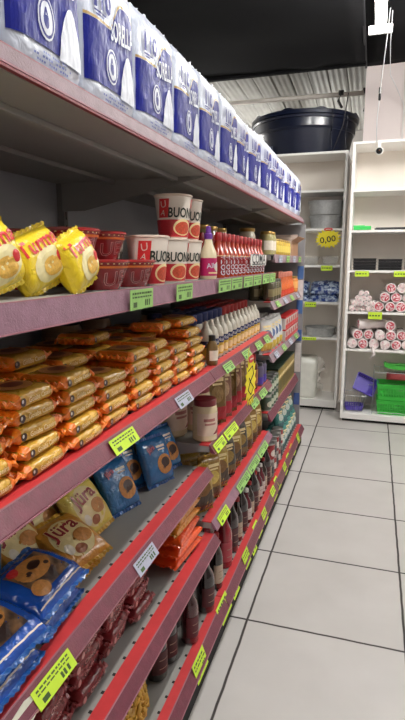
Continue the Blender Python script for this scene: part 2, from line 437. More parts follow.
# ------------------------------------------------------------------ gondola
SH = M('grey_shelf_enamel', (146, 144, 140), rough=.5, var=.1, vscale=6)
SHU = M('back_panel_enamel', (178, 180, 188), rough=.4, var=.1, vscale=3)
RED = M('red_strip', (196, 58, 60), rough=.42, var=.16, vscale=25)
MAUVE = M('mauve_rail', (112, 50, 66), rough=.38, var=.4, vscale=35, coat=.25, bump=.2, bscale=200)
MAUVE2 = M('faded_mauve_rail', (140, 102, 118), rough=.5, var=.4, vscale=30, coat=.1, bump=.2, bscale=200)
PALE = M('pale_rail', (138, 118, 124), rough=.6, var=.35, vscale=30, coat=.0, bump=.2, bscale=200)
CLEAR = M('rail_edge', (160, 108, 118), rough=.5, var=.15, vscale=30)
DARK = M('dark_slot', (22, 20, 20), .8)
POST = M('post_enamel', (120, 118, 116), .5, var=.15)
XB = -1.2
def gondola(i, y0, y1, levels, label):
    g = thing('gondola_shelving', label, 'shelving', 'long gondola shelving along the aisle', loc=(-.88, (y0 + y1) / 2, 0))
    ox, oy = -.88, (y0 + y1) / 2
    T = Matrix.Translation((-ox, -oy, 0))
    a, b = y0 + .002, y1 - .002
    MB().box(XB - .012, a, .02, XB, b, 1.98).xf(T).build('back_panel', SHU, g)
    for yy in ((y0,) if i < 2 else (y0, y1 - .03)):
        p = MB().box(XB, yy + .003, 0, XB + .03, yy + .03, 1.99).xf(T).build('upright', POST, g)
        s = MB()
        for k in range(36): s.box(XB + .0301, yy + .013, .1 + k * .052, XB + .0306, yy + .02, .13 + k * .052)
        s.xf(T).build('slots', DARK, p)
    MB().box(-.53, a, 0, -.507, b, .105).xf(T).build('kick_plate', M('kick_dark', (12, 11, 11), .8, var=.2), g)  # near-black and set forward, so it also stands in for shade under the rail
    for z, xf, rail, red, h in levels:
        xt = xf - .022 if red else xf - .006      # top edge of the rail (leans back on the red fronted shelves)
        rw = .034 if z < .3 else .042
        s = MB().box(XB + .001, a, z - .028, xf - .024, b, z - .004).box(XB + .001, a, z - .004, xt - rw if red else xf - .012, b, z)
        if z < .3: s = MB().box(XB + .03, a, z - .05, xf - .024, b, z - .004).box(XB + .03, a, z - .004, xt - rw, b, z)
        s = s.xf(T).build('shelf', SH, g)
        if red: MB().rbox(xt - rw, a, z - .004, xt, b, z + .0015, .001, 1).xf(T).build('red_strip', RED, s)
        lip = MB().extr([(xt - .004, z + .001), (xf - .018, z - h), (xf + .001, z - h - .001), (xf + .001, z - h + .002), (xt, z + .002)], a, b).xf(T)
        lip.build('price_rail', rail, s, bevel=.001)
        MB().box(xt - .003, a, z + .001, xt + .0005, b, z + .0032).box(xf - .003, a, z - h - .003, xf + .003, b, z - h).xf(T).build('rail_edge', CLEAR, s)
        if z > 1.7: MB().box(xf - .006, a, z - h - .009, xf + .003, b, z - h - .0045).xf(T).build('lower_edge', M('dark_red_edge', (120, 40, 48), .5), s)
        if red:
            q = MB()
            n = int((b - a) / .062)
            for k in range(n):
                yy = a + .03 + k * .062; q.box(xt - rw - .008, yy, z - .0005, xt - rw, yy + .008, z + .0018)
            q.xf(T).build('divider_slots', DARK, s)
        for yy in (a + .004, b - .007):
            d0 = .105 if z > .3 else .05
            MB().extr([(XB + .031, z - .028), (XB + .031, z - .028 - d0), (XB + .12, z - .028 - d0), (xf - .1, z - .04), (xf - .04, z - .028)], yy, yy + .003).xf(T).build('bracket', SH, s)
        # stiffening folds under the board
        if z > 1.7:
            for xx in (-.70, -.95): MB().rbox(xx - .012, a + .01, z - .042, xx + .012, b - .01, z - .028, .003).xf(T).build('stiffener', SH, s)
    return g
T_, S2, S3, S4, S5, S6 = 1.824, 1.432, 1.088, .705, .43, .155
XF = -.55; XBASE = -.487
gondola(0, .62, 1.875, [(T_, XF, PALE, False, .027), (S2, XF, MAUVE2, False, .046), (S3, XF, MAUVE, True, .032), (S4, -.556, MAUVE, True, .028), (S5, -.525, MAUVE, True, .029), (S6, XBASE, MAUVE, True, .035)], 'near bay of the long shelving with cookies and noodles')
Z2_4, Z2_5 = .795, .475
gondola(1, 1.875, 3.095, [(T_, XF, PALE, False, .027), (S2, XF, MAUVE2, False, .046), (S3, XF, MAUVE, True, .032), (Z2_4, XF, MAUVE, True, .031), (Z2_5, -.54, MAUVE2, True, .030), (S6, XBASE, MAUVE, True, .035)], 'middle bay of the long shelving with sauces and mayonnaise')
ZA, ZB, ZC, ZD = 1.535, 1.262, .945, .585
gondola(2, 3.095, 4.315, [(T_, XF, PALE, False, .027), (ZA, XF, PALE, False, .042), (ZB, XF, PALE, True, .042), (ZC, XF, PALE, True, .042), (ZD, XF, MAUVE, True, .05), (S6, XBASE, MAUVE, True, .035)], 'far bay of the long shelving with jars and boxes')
ep = thing('end_panel', 'grey upright end panel with blue notices closing the far end of the long shelving', 'panel', loc=(-.86, 4.34, 0))
MB().box(-.36, -.01, 0, .325, .012, 1.78).build('panel_sheet', M('end_panel_grey', (138, 136, 138), .6), ep)
for k, (z0, z1, c) in enumerate([(1.36, 1.46, (70, 104, 160)), (1.08, 1.19, (70, 104, 160)), (.86, .95, (58, 92, 150)), (1.19, 1.35, (214, 204, 204)), (.60, .84, (202, 196, 192)), (.32, .42, (70, 92, 150))]):
    MB().box(.275, -.014, z0, .322, -.0105, z1).build('notice', M('notice_%d' % k, c, .5, var=.2, vscale=40), ep)

# ------------------------------------------------------------------ top shelf: white and blue wrapped packs
BAGW = film('white_film', (196, 202, 216), rough=.34, bump=.5, bscale=28)
BLUE = M('royal_blue_print', (12, 22, 118), .45, bump=.15, bscale=40); BLUE.node_tree.nodes['Principled BSDF'].inputs['Specular IOR Level'].default_value = .25
BLUEP = M('royal_blue_ink', (14, 24, 120), .5)
PALEBL = M('faint_blue_ink', (104, 120, 184), .4)
GOLDP = M('gold_ink', (178, 150, 96), .35)
WHITEP = M('white_ink', (206, 210, 220), .45)
def make_wrapped_pack():
    t = thing('wrapped_pack', 'x', 'pack')
    W, Dp, Hh = .119, .062, .243
    def rr(z):
        q = max(0, (z - .185) / (Hh - .185)); p = max(0, (.02 - z) / .02)
        return W * (1 - .07 * q ** 2 - .04 * p), Dp * (1 - .8 * q ** 2.4 - .08 * p)
    def front(x, z, e=0):
        rx, ry = rr(z); a = min(.999, abs(x) / rx); y = -ry * (1 - a ** 5) ** .2
        wr = .0022 * noise.noise(Vector((x * 30, z * 22, 3))) + .0016 * noise.noise(Vector((x * 80, z * 60, 1)))
        return (x, y + wr - e, z)
    v = []; f = []; nz = 40; n = 160
    for j in range(nz + 1):
        z = Hh * j / nz; rx, ry = rr(z)
        for k in range(n):
            a = 2 * PI * k / n; c, s = math.cos(a), math.sin(a)
            x = math.copysign(abs(c) ** .4, c) * rx; y = math.copysign(abs(s) ** .4, s) * ry
            if y < 0:
                y = front(x, z)[1]
            else: y += .003 * noise.noise(Vector((x * 30, z * 25, 9)))
            v.append((x, y, z))
    for j in range(nz):
        for k in range(n): f.append((j * n + k, j * n + (k + 1) % n, (j + 1) * n + (k + 1) % n, (j + 1) * n + k))
    f.append(tuple(range(n))[::-1]); f.append(tuple(nz * n + k for k in range(n)))
    body = mesh('bag', v, f, BAGW, t, True)
    vs = []; fs = []; m = 30
    for k in range(m + 1):
        x = (-1 + 2 * k / m) * W * .93; wv = .006 * math.sin(k * .8) + .003 * math.sin(k * 2.1)
        vs += [(x, 0, Hh - .004), (x, wv * .6, Hh + .007), (x, wv, Hh + .013 + .003 * math.sin(k * 1.3))]
    for k in range(m):
        for r in range(2): fs.append((k * 3 + r, k * 3 + r + 1, k * 3 + r + 4, k * 3 + r + 3))
    o = mesh('top_seal', vs, fs, BAGW, t, True); md = o.modifiers.new('s', 'SOLIDIFY'); md.thickness = .0015; md.offset = 0
    mp = lambda x, z, e: front(x, z, e + .0012)
    def top(x):      # blue panel outline: flat on the left, an arch rising on the right
        if x < -.02: return .128
        q = min(1, (x + .02) / .055)
        if x < .07: return .128 + .052 * math.sin(q * PI / 2)
        return .180 - .045 * ((x - .07) / .045) ** 2
    def low(x):
        if x < -.012: return .030
        if x < .062: return .030
        return .030
    decal('blue_panel', strip2d(-.112, .112, low, top, 34, 8), mp, BLUE, body, .0010)
    # white swoosh rising between the emblem and the right side
    decal('white_swoosh', strip2d(.018, .100, lambda x: .024, lambda x: .026 + .078 * max(0, math.sin(min(1, (x - .018) / .082) * PI)) ** .6, 28, 12), mp, WHITEP, body, .0030)
    decal('gold_line', strip2d(-.112, .112, lambda x: top(x) + .0005, lambda x: top(x) + .005, 34, 1), mp, GOLDP, body, .0012)
    decal('brand_lettering', text2d('SORELLA', .047, .030, .132, .10, .02, .60), mp, WHITEP, body, .0040)
    decal('emblem_disc', ell2d(-.020, .068, .025, .029), mp, WHITEP, body, .0022)
    decal('emblem_ring', ell2d(-.020, .068, .022, .026, hole=.84, rings=1), mp, BLUEP, body, .0026)
    decal('emblem_drop', join2d(ell2d(-.022, .063, .008, .009), text2d('^', .035, -.022, .068, 0, .02)), mp, BLUEP, body, .0027)
    decal('count_lettering', text2d('110', .046, -.060, .162, 0, .045, 1.05), mp, BLUEP, body, .0042)
    decal('small_print', join2d(rect2d(-.086, .141, -.040, .144, 4, 1), rect2d(-.080, .136, -.048, .1385, 4, 1)), mp, BLUEP, body, .0016)
    ln = []
    for k, (zz, a, b) in enumerate([(.022, -.04, .045), (.016, -.06, .06), (.010, -.05, .05)]):
        n_ = 14
        for q in range(n_):
            if (q * 7 + k) % 5 == 0: continue
            x0 = a + (b - a) * q / n_; ln.append(rect2d(x0, zz - .0016, x0 + (b - a) / n_ * .7, zz + .0012, 1, 1))
    decal('small_print', join2d(*ln), mp, PALEBL, body, .0016)
    return t
p = make_wrapped_pack()
for k in range(15):
    y = .65 + .2445 * k
    jx = random.uniform(-.006, .006)
    place(p, (-.622 + jx, y, T_ + .003), (0, 0, PI / 2 + random.uniform(-.035, .035)),
          'white and royal blue wrapped pack on the top shelf, %s from the near end' % nth(k), 'wrapped packs on the top shelf', 'pack', (1, 1, random.uniform(1.21, 1.25)))

# ------------------------------------------------------------------ price tags
NEON = M('neon_tag', (200, 232, 60), .6, var=.08, vscale=60)
GREENT = M('green_tag', (150, 196, 110), .6, var=.25, vscale=60)
GREYT = M('grey_tag', (176, 178, 196), .6, var=.2, vscale=60)
TICK = M('tag_ink', (66, 92, 44), .6)
def make_tag(mat, w=.135, h=.048):
    t = thing('price_tag', 'x', 'price tag')
    b = MB().box(-w / 2, -.0012, 0, w / 2, 0, h).build('card', mat, t)
    q = []
    rnd = random.Random(3)
    for zz, hh in ((.76, .10), (.58, .08)):
        x = -w * .42
        while x < w * .36:
            l = rnd.uniform(.006, .016); q.append(rect2d(x, h * zz, x + l, h * (zz + hh), 1, 1)); x += l + .003
    for xx in (.12, .2, .3): q.append(rect2d(w * xx, h * .14, w * (xx + .055), h * .46, 1, 1))
    q.append(rect2d(-w * .38, h * .12, -w * .22, h * .38, 1, 1))
    decal('print', join2d(*q), lambda x, z, e: (x, -.0012 - e, z), TICK, t, .0004)
    return t
tn, tg, ty = make_tag(NEON), make_tag(GREENT), make_tag(GREYT)
tsm = make_tag(NEON, .085, .05)
def ptag(proto, y, z, x, label, grp, tilt=.1, sc=None):
    if tilt == .03 and z < 1.3: tilt = -.60; x += .0035; z += .007; sc = (sc[0] if sc else 1, 1, .8)
    place(proto, (x, y, z), (tilt, 0, PI / 2), label, grp, 'price tag', sc)
# noodle shelf
for k, (y, wd) in enumerate([(1.205, 1.), (1.52, 1.05), (1.98, 1.3), (2.17, 1.3), (2.38, 1.3), (2.58, 1.3), (2.8, 1.3), (2.99, 1.2)]):
    ptag(tg, y, S2 - .048, XF + .0065, 'pale green price tag on the noodle and sauce shelf rail, %s from the left' % nth(k), 'price tags on the noodle shelf rail', .03, (wd, 1, 1))
ptag(tn, 1.11, S3 - .038, XF + .0045, 'yellow green price tag on the rail below the golden biscuit packs', 'price tags on the biscuit shelf rail', .03, (.95, 1, .85))
ptag(ty, 1.54, S3 - .043, XF + .0045, 'blank greyish tag on the rail below the golden biscuit packs', 'price tags on the biscuit shelf rail', .03, (.95, 1, 1.05))
for k, y in enumerate([2.09, 2.42, 2.7, 2.93]):
    ptag(tg, y, S3 - .043, XF + .0045, 'pale green tag on the rail below the squeeze bottles, %s from the left' % nth(k), 'price tags below the squeeze bottles', .03)
ptag(tn, .785, S4 - .042, -.556 + .0045, 'bright yellow green price tag below the blue cookie packs', 'price tags on the cookie shelf rail', .03, (.95, 1, .85))
ptag(ty, 1.235, S4 - .042, -.556 + .0045, 'worn whitish tag on the rail above the orange biscuit stack', 'price tags on the cookie shelf rail', .03, (.95, 1, .8))
for k, (y, wd) in enumerate([(1.96, 1.), (2.14, 1.35), (2.62, 1.1), (2.84, 1.2)]):
    ptag(tn if k < 2 else tg, y, Z2_4 - .042, XF + .0045, 'green price tag on the rail below the mayonnaise jar shelf, %s from the left' % nth(k), 'price tags on the jar shelf rail', .03, (wd, 1, 1))
for k, (y, wd) in enumerate([(1.99, 1.), (2.35, 1.6), (2.58, 1.6), (2.82, 1.6)]):
    ptag(tn if k == 0 else tg, y, Z2_5 - .042, -.54 + .0045, 'narrow green tag on the rail below the gold pouches, %s from the left' % nth(k), 'price tags below the gold pouches', .03, (wd, 1, .9))
for k, (y, dz, sc) in enumerate([(1.52, 0, 1.2), (1.84, .0, 1.45), (2.0, -.01, 1.0), (2.22, 0, 1.05), (2.37, -.02, .9), (2.5, .005, 1.), (2.66, .0, 1.), (2.95, .005, 1.1), (3.1, .01, .9), (3.36, .0, 1.), (3.55, .0, 1.), (3.75, .0, 1.1), (4.0, .005, 1.)]):
    ptag(tsm, y, S6 - .050 + dz, XBASE + .004, 'neon yellow price tag hanging on the floor level rail, %s from the left' % nth(k), 'neon tags on the floor level rail', -.35 - .12 * (k % 3), (sc * 1.1, 1, 1.35))
for j, (z, nm) in enumerate([(ZA, 'top'), (ZB, 'second'), (ZC, 'third')]):
    for k in range(4):
        ptag(tg if (j + k) % 2 else ty, 3.26 + .29 * k, z - .044, XF + .0045, 'small pale tag on the %s far bay rail, %s from the left' % (nm, nth(k)), 'price tags on the far bay rails', .03, (.9, 1, .85))
# torn sticker near the lower left corner
st = thing('torn_sticker', 'torn white and yellow sticker on the red rail near the lower left corner', 'sticker', loc=(-.552, .665, S4 - .044), rot=(-.5, 0, PI / 2))
pts = [(-.05, 0), (.02, .002), (.06, .012), (.05, .022), (.075, .038), (.04, .045), (.0, .04), (-.03, .047), (-.055, .03)]
MB().extr([(a, b) for a, b in pts], -.0032, -.002).build('paper', M('torn_paper', (214, 214, 196), .7, var=.2, vscale=40), st)
MB().extr([(-.03, .008), (.01, .01), (.02, .02), (-.01, .03)], -.0036, -.0033).build('yellow_print', M('sticker_yellow', (214, 204, 60), .6), st)

# ------------------------------------------------------------------ second shelf: noodles
YEL = film('yellow_film', (238, 208, 40)); YELD = film('deep_yellow_film', (222, 178, 30)); REDI = M('red_ink', (206, 42, 44), .4)
CREAM = M('cream_ink', (236, 214, 160), .45); DKBR = M('dark_brown_ink', (62, 34, 24), .45); BROWN = M('biscuit_brown_ink', (176, 116, 58), .5, var=.35, vscale=90)
LTPK = M('pale_picture_ink', (222, 212, 196), .45, var=.2, vscale=70)
BLKI = M('black_ink', (26, 24, 24), .5)
ORI = M('orange_ink', (226, 118, 40), .45, var=.2, vscale=60)
def make_noodle_pack():
    t = thing('noodle_packet', 'x', 'packet')
    b, fm, bm_ = pillow('wrapper', .130, .118, .056, YEL, t, film('yellow_seal', (240, 214, 70)), seed=2, box=6., fin=.009)
    decal('picture', ell2d(.006, -.014, .048, .034, rot=.25), fm, M('pale_yellow_picture', (232, 216, 160), .45, var=.3, vscale=50), b, .0012)
    decal('noodles', ell2d(.012, -.02, .028, .02), fm, M('noodle_ink', (226, 170, 70), .5, var=.5, vscale=160), b, .0018)
    decal('lettering', text2d('Turma', .044, 0, .032, .08, .02), fm, REDI, b, .0022)
    decal('accent', ell2d(.04, -.006, .009, .012), fm, REDI, b, .0024)
    return t
np_ = make_noodle_pack()
for k, (x, y, z, rx, ry, rz, lab) in enumerate([
        (-.612, 1.020, .066, -.24, -.30, .06, 'yellow noodle packet nearest the red bowls, its printed front showing'),
        (-.640, .915, .067, -.18, -.32, -.14, 'yellow noodle packet leaning just left of the one whose printed front shows'),
        (-.69, .835, .070, -.15, -.30, -.12, 'yellow noodle packet in the middle of the leaning row'),
        (-.635, .770, .067, -.12, -.28, -.12, 'yellow noodle packet second from the left edge of the picture'),
        (-.66, .672, .072, -.12, -.14, .0, 'yellow noodle packet at the left edge of the picture')]):
    o = place(np_, (0, 0, 0), (0, 0, 0), lab, 'yellow noodle packets on the second shelf', 'packet')
    # stand with a roll and a backwards lean
    m = Matrix.Rotation(PI / 2 + rz, 4, 'Z') @ Matrix.Rotation(rx, 4, 'X') @ Matrix.Rotation(ry, 4, 'Y')
    o.matrix_world = Matrix.Translation((x, y, S2 + z + .002)) @ m @ Matrix.Diagonal((1, 1, .94, 1))

CUPR = M('glossy_red_bowl', (138, 18, 26), .25, var=.15, vscale=30, coat=.5)
CUPW = M('cup_white', (232, 222, 210), .35, var=.06, coat=.3)
def make_bowl():
    t = thing('noodle_bowl', 'x', 'bowl')
    prof = [(.052, 0), (.053, .003), (.074, .058), (.0755, .063)]
    mp = vessel(t, prof, CUPR, 'bowl')
    MB().lathe([(.0755, .062), (.079, .064), (.079, .068), (.074, .0705), (.0, .0705)], 36, cap1=False).build('lid', M('lid_red', (150, 30, 34), .3, coat=.5), t, autosmooth=True)
    q = [ell2d((k - 15) * .0148, .0605, .0030, .0016, 6, 1) for k in range(31)]
    decal('dotted_band', join2d(*q), mp, CREAM, t, .0016)
    decal('orange_band', rect2d(-.07, .050, .07, .0555, 30, 1), mp, ORI, t, .001)
    decal('lettering', text2d('UE!', .046, .008, .026, .12, .015, 1.2), mp, M('pink_outline_ink', (226, 170, 168), .4), t, .0008)
    decal('lettering_fill', text2d('UE!', .046, .008, .026, .12, -.012, 1.2), mp, M('deep_red_ink', (120, 10, 20), .4), t, .0014)
    decal('picture', ell2d(-.072, .03, .02, .02), mp, M('bowl_picture', (214, 160, 110), .5, var=.5, vscale=120), t, .001)
    return t
bowl = make_bowl()
for k, (x, y, lv, lab) in enumerate([
        (-.640, 1.165, 0, 'red noodle bowl in the front lower pair, next to the yellow packets'),
        (-.640, 1.325, 0, 'red noodle bowl in the front lower pair, next to the white cup'),
        (-.80, 1.12, 0, 'red noodle bowl in the rear lower row, nearest the yellow packets'),
        (-.80, 1.285, 0, 'red noodle bowl in the rear lower row, farthest from the yellow packets'),
        (-.665, 1.10, 1, 'red noodle bowl stacked on top, nearest the yellow packets'),
        (-.700, 1.275, 1, 'red noodle bowl stacked on top, nearest the white cup'),
        (-.825, 1.06, 1, 'red noodle bowl stacked at the back, behind the yellow packets')]):
    if k == 4: x, y = -.69, 1.115
    if k == 6: x, y = -.86, 1.10
    place(bowl, (x, y, S2 + .001 + .071 * lv), (0, 0, PI / 2 - .35 - .1 * (k % 2)), lab, 'red noodle bowls', 'bowl')
dk = thing('tub', 'dark green lidded tub behind the yellow noodle packets', 'tub', loc=(-.90, .93, S2 + .001))
MB().lathe([(.055, 0), (.07, .12)], 28).build('body', M('dark_green_tub', (28, 44, 36), .4), dk, autosmooth=True)
MB().lathe([(.073, .12), (.075, .122), (.075, .135), (.07, .138)], 28).build('lid', M('dark_green_lid', (22, 34, 30), .35), dk, autosmooth=True)

def make_cup():
    t = thing('noodle_cup', 'x', 'cup')
    prof = [(.046, 0), (.0475, .004), (.0605, .128), (.0608, .132)]
    mp = vessel(t, prof, CUPW, 'cup', 32)
    MB().lathe([(.0605, .130), (.064, .132), (.064, .136), (.060, .138), (0, .1385)], 32, cap1=False).build('rim', M('cup_rim', (214, 196, 180), .35), t, autosmooth=True)
    decal('red_base', rect2d(-.12, .004, .12, .058, 44, 3), mp, M('cup_red', (188, 34, 46), .35, var=.3, vscale=60), t, .0006)
    decal('bowl_picture', join2d(ell2d(.0, .034, .034, .026)), mp, CREAM, t, .0012)
    decal('noodles_picture', ell2d(.0, .032, .028, .020), mp, M('cup_noodles', (196, 78, 52), .5, var=.6, vscale=150), t, .0018)
    decal('lettering', text2d('BUONO', .042, .002, .078, 0, .025, .72), mp, M('dark_green_ink', (34, 44, 34), .4), t, .0014)
    decal('flag', rect2d(-.088, .064, -.052, .122, 8, 3), mp, REDI, t, .0012)
    decal('flag', rect2d(.036, .096, .074, .124, 8, 2), mp, REDI, t, .0012)
    decal('flag_mark', join2d(text2d('U', .03, -.07, .104, .2), text2d('A', .024, -.07, .078, -.2), rect2d(.042, .108, .068, .112, 3, 1), rect2d(.046, .101, .064, .104, 3, 1)), mp, LTPK, t, .0020)
    return t
cup = make_cup()
for (x, y, lv, r, lab) in [
        (-.625, 1.455, 0, -.1, 'single white and red noodle cup beside the red bowls'),
        (-.640, 1.675, 0, -.55, 'lower noodle cup directly under the large stacked cup'),
        (-.650, 1.845, 0, -.3, 'lower noodle cup next to the purple capped bottle'),
        (-.640, 1.705, 1, -.55, 'noodle cup stacked on top, larger looking of the two upper cups'),
        (-.650, 1.850, 1, -.3, 'noodle cup stacked on top, farther of the two upper cups'),
        (-.79, 1.50, 0, .3, 'noodle cup standing behind the front row, in shade')]:
    place(cup, (x, y - .02, S2 + .001 + .1395 * lv), (0, 0, PI / 2 + r), lab, 'white and red noodle cups', 'cup')

# sauce bottles
def bottle(nm, prof, bodymat, capprof, capmat, labels, n=24, capn=None, bodyname='body'):
    t = thing(nm, 'x', 'bottle'); mp = vessel(t, prof, bodymat, bodyname, n)
    MB().lathe(capprof, capn or 18).build('cap', capmat, t, autosmooth=True)
    for (nm_, p2, m_, e) in labels: decal(nm_, p2, mp, m_, t, e)
    return t
PURC = M('purple_cap', (104, 52, 142), .35); MAG = M('magenta_label', (182, 34, 96), .4, var=.2, vscale=60)
CRM = M('cream_sauce', (226, 214, 178), .3, coat=.4)
pb = bottle('sauce_bottle', [(.029, 0), (.032, .006), (.032, .085), (.030, .10), (.017, .128), (.0135, .15)], CRM,
            [(.0155, .148), (.0155, .166), (.011, .17), (.009, .192), (.004, .196)], PURC,
            [('label', rect2d(-.095, .012, .095, .078, 36, 2), MAG, .0007), ('label_picture', ell2d(.012, .045, .02, .018), LTPK, .0014), ('lettering', text2d('Alho', .026, -.012, .05, .1, .01), WHITEP, .002), ('lettering', rect2d(-.03, .02, .028, .026, 6, 1), CREAM, .0014)])
place(pb, (-.602, 1.955, S2 + .001), (0, 0, PI / 2 - .3), 'cream sauce bottle with purple cap and magenta label beside the noodle cups', 'bottles beside the noodle cups', 'bottle')
yb = bottle('sauce_bottle', [(.029, 0), (.032, .006), (.032, .085), (.030, .10), (.017, .128), (.0135, .15)], M('mustard', (204, 170, 40), .35, coat=.3),
            [(.0155, .148), (.0155, .166), (.011, .17), (.009, .192), (.004, .196)], M('yellow_cap', (216, 190, 60), .4),
            [('label', rect2d(-.095, .012, .095, .078, 36, 2), M('green_brown_label', (110, 70, 60), .4), .0007)])
place(yb, (-.735, 1.98, S2 + .001), (0, 0, PI / 2), 'mustard bottle with yellow cap behind the purple capped bottle', 'bottles beside the noodle cups', 'bottle')
place(pb, (-.78, 2.06, S2 + .001), (0, 0, PI / 2 + .4), 'purple capped bottle in the second row, half hidden by red sauce bottles', 'bottles beside the noodle cups', 'bottle')
REDB = M('chili_sauce_glass', (170, 52, 22), .18, var=.25, vscale=30, coat=.8); REDCAP = M('red_cap', (150, 22, 26), .35)
REDL = M('red_label', (138, 16, 22), .35, var=.12)
rb = bottle('chili_sauce_bottle', [(.026, 0), (.028, .005), (.028, .090), (.024, .105), (.0125, .128), (.0105, .150)], REDB,
            [(.0135, .147), (.0135, .178), (.0115, .181)], REDCAP,
            [('label', rect2d(-.05, .012, .05, .088, 20, 2), REDL, .0007), ('lettering', text2d('GOTA', .034, .0, .050, PI / 2, .012, .85), WHITEP, .0014), ('label_edge', rect2d(-.05, .086, .05, .089, 20, 1), CREAM, .001)])
for r in range(2):
    for k in range(12):
        if r == 0 and k in (): continue
        place(rb, (-.605 - .075 * r, 2.10 + .0735 * k + .0 * r + random.uniform(-.004, .004), S2 + .001), (0, 0, PI / 2 - .45 + random.uniform(-.15, .15)),
              'red chili sauce bottle on the noodle shelf, %s row, %s from the cups' % (('front', 'back')[r], nth(k)), 'red chili sauce bottles', 'bottle')
cd = thing('promo_card', 'white card with black lettering clipped before the red chili sauce bottles', 'card', loc=(-.568, 2.72, S2 + .045), rot=(.0, 0, PI / 2))
MB().box(-.19, -.002, 0, .19, 0, .055).build('card', M('card_white', (222, 220, 214), .5), cd)
decal('lettering', join2d(text2d('COMA', .07, 0, .032, 0, .02, 1.6), rect2d(-.16, .004, .16, .010, 8, 1)), lambda x, z, e: (x, -.002 - e, z), BLKI, cd, .0006)
# tall jars at the back
GLASSG = M('brine_glass', (150, 142, 96), .15, var=.25, vscale=25, coat=.8)
def jar(nm, r, h, bodymat, capmat, labels=(), capr=None, caph=.018, bodyname='body'):
    t = thing(nm, 'x', 'jar'); cr = capr or r * .86
    prof = [(r * .9, 0), (r, .006), (r, h * .74), (r * .93, h * .84), (cr * .93, h * .9), (cr * .93, h - caph)]
    mp = vessel(t, prof, bodymat, bodyname, 26)
    MB().lathe([(cr, h - caph - .002), (cr * 1.02, h - caph), (cr * 1.02, h - .003), (cr * .97, h)], 26).build('lid', capmat, t, autosmooth=True)
    for (nm_, p2, m_, e) in labels: decal(nm_, p2, mp, m_, t, e)
    return t
GOLDC = M('gold_lid', (168, 136, 74), .3, metal=.6)
jg = jar('pickle_jar', .048, .235, GLASSG, GOLDC, [('label', rect2d(-.12, .05, .12, .14, 36, 2), M('green_label', (60, 92, 52), .45, var=.2, vscale=50), .0008)])
for k, (x, y) in enumerate([(-.79, 2.12), (-.79, 2.25), (-.79, 2.45), (-.79, 2.58), (-.79, 2.75)]):
    place(jg, (x, y, S2 + .001), (0, 0, PI / 2), 'tall pickle jar with gold lid behind the chili sauce, %s from the left' % nth(k), 'tall pickle jars behind the chili sauce', 'jar')
jw = jar('preserve_jar', .05, .25, M('white_jar_glass', (196, 190, 170), .2, coat=.7), GOLDC, [('label', rect2d(-.13, .06, .13, .19, 36, 2), M('navy_label', (36, 46, 92), .4), .0008), ('label_picture', ell2d(-.03, .12, .028, .03), M('red_pic', (170, 50, 50), .5), .0016)])
place(jw, (-.70, 3.02, S2 + .001), (0, 0, PI / 2 - .5), 'tall jar with navy label and gold lid at the far end of the chili sauce', None, 'jar')

# ------------------------------------------------------------------ third shelf: golden biscuit packs
GOLDF = film('golden_film', (206, 158, 56), rough=.25, bump=.8, bscale=40, var=.35)
ORF = film('orange_crimp', (232, 122, 24), rough=.3, bump=.6, bscale=60)
packs = []
for s in range(3):
    t = thing('biscuit_pack', 'x', 'packet')
    b, fm, tm = tube_pack('wrapper', .136, .112, .034, GOLDF, ORF, t, seed=s * 1.7 + 1, fin=.017)
    decal('spot', ell2d(-.046, .016, .0085, .0085), fm, DKBR, b, .0016)
    decal('spot_highlight', ell2d(-.049, .018, .003, .004), fm, LTPK, b, .0022)
    decal('lettering', text2d('Goiaba Caseira', .0155, .012, .017, .03, .012, .85), fm, CREAM, b, .0018)
    decal('picture', join2d(ell2d(.0, .0, .046, .038)), tm, BROWN, b, .0024)
    decal('picture_filling', ell2d(.004, .002, .026, .02), tm, M('guava_ink', (104, 38, 26), .45), b, .0030)
    packs.append(t)
colname = ['leftmost', 'second', 'third', 'fourth', 'fifth', 'sixth', 'seventh', 'far end']
laynm = ['bottom', 'second', 'third', 'fourth', 'top']
rownm = ['front', 'middle', 'back']
for c in range(8):
    y = .69 + .164 * c
    for r in range(3):
        for l in range(5):
            if l == 4 and (c in (0, 3, 6) and r == 0 or c == 0): continue
            dx = random.uniform(-.006, .006) - .004 * l * (r == 0); a = random.uniform(-.07, .07); tl = random.uniform(-.035, .035)
            place(packs[(c * 3 + l * 2 + r) % 3], (-.655 - .125 * r + dx, y + random.uniform(-.004, .004), S3 + .0035 + .0335 * l), (0, tl * .5, PI / 2 + a),
                  'golden biscuit pack in the %s stack, %s layer, %s row' % (colname[c], laynm[l], rownm[r]), 'golden biscuit packs piled on the third shelf', 'packet', (1, 1, random.uniform(.91, .96)))
for (x, y, z, ry, lab) in [(-.72, 1.67, 5, .12, 'golden biscuit pack lying askew on top of the sixth stack'), (-.70, 1.845, 5, -.15, 'loose golden biscuit pack raised on top of the far end stack'), (-.80, 1.36, 5, .1, 'golden biscuit pack lying loose across the pile in the middle'),
                           (-.78, 1.0, 5, -.05, 'golden biscuit pack lying loose on the pile above the neon price tag')]:
    place(packs[int(x * 100) % 3], (x, y, S3 + .006 + .0340 * z), (0, ry * .3, PI / 2 + ry), lab, 'golden biscuit packs piled on the third shelf', 'packet')
cl = thing('bracket_clip', 'small white clip on the back panel above the biscuit packs', 'clip', loc=(-1.188, 1.50, 1.33))
MB().rbox(0, -.03, 0, .02, .03, .05, .003).build('clip_body', WHITE_PL, cl); MB().rbox(.02, -.02, .03, .05, .02, .045, .003).build('hook', WHITE_PL, cl)
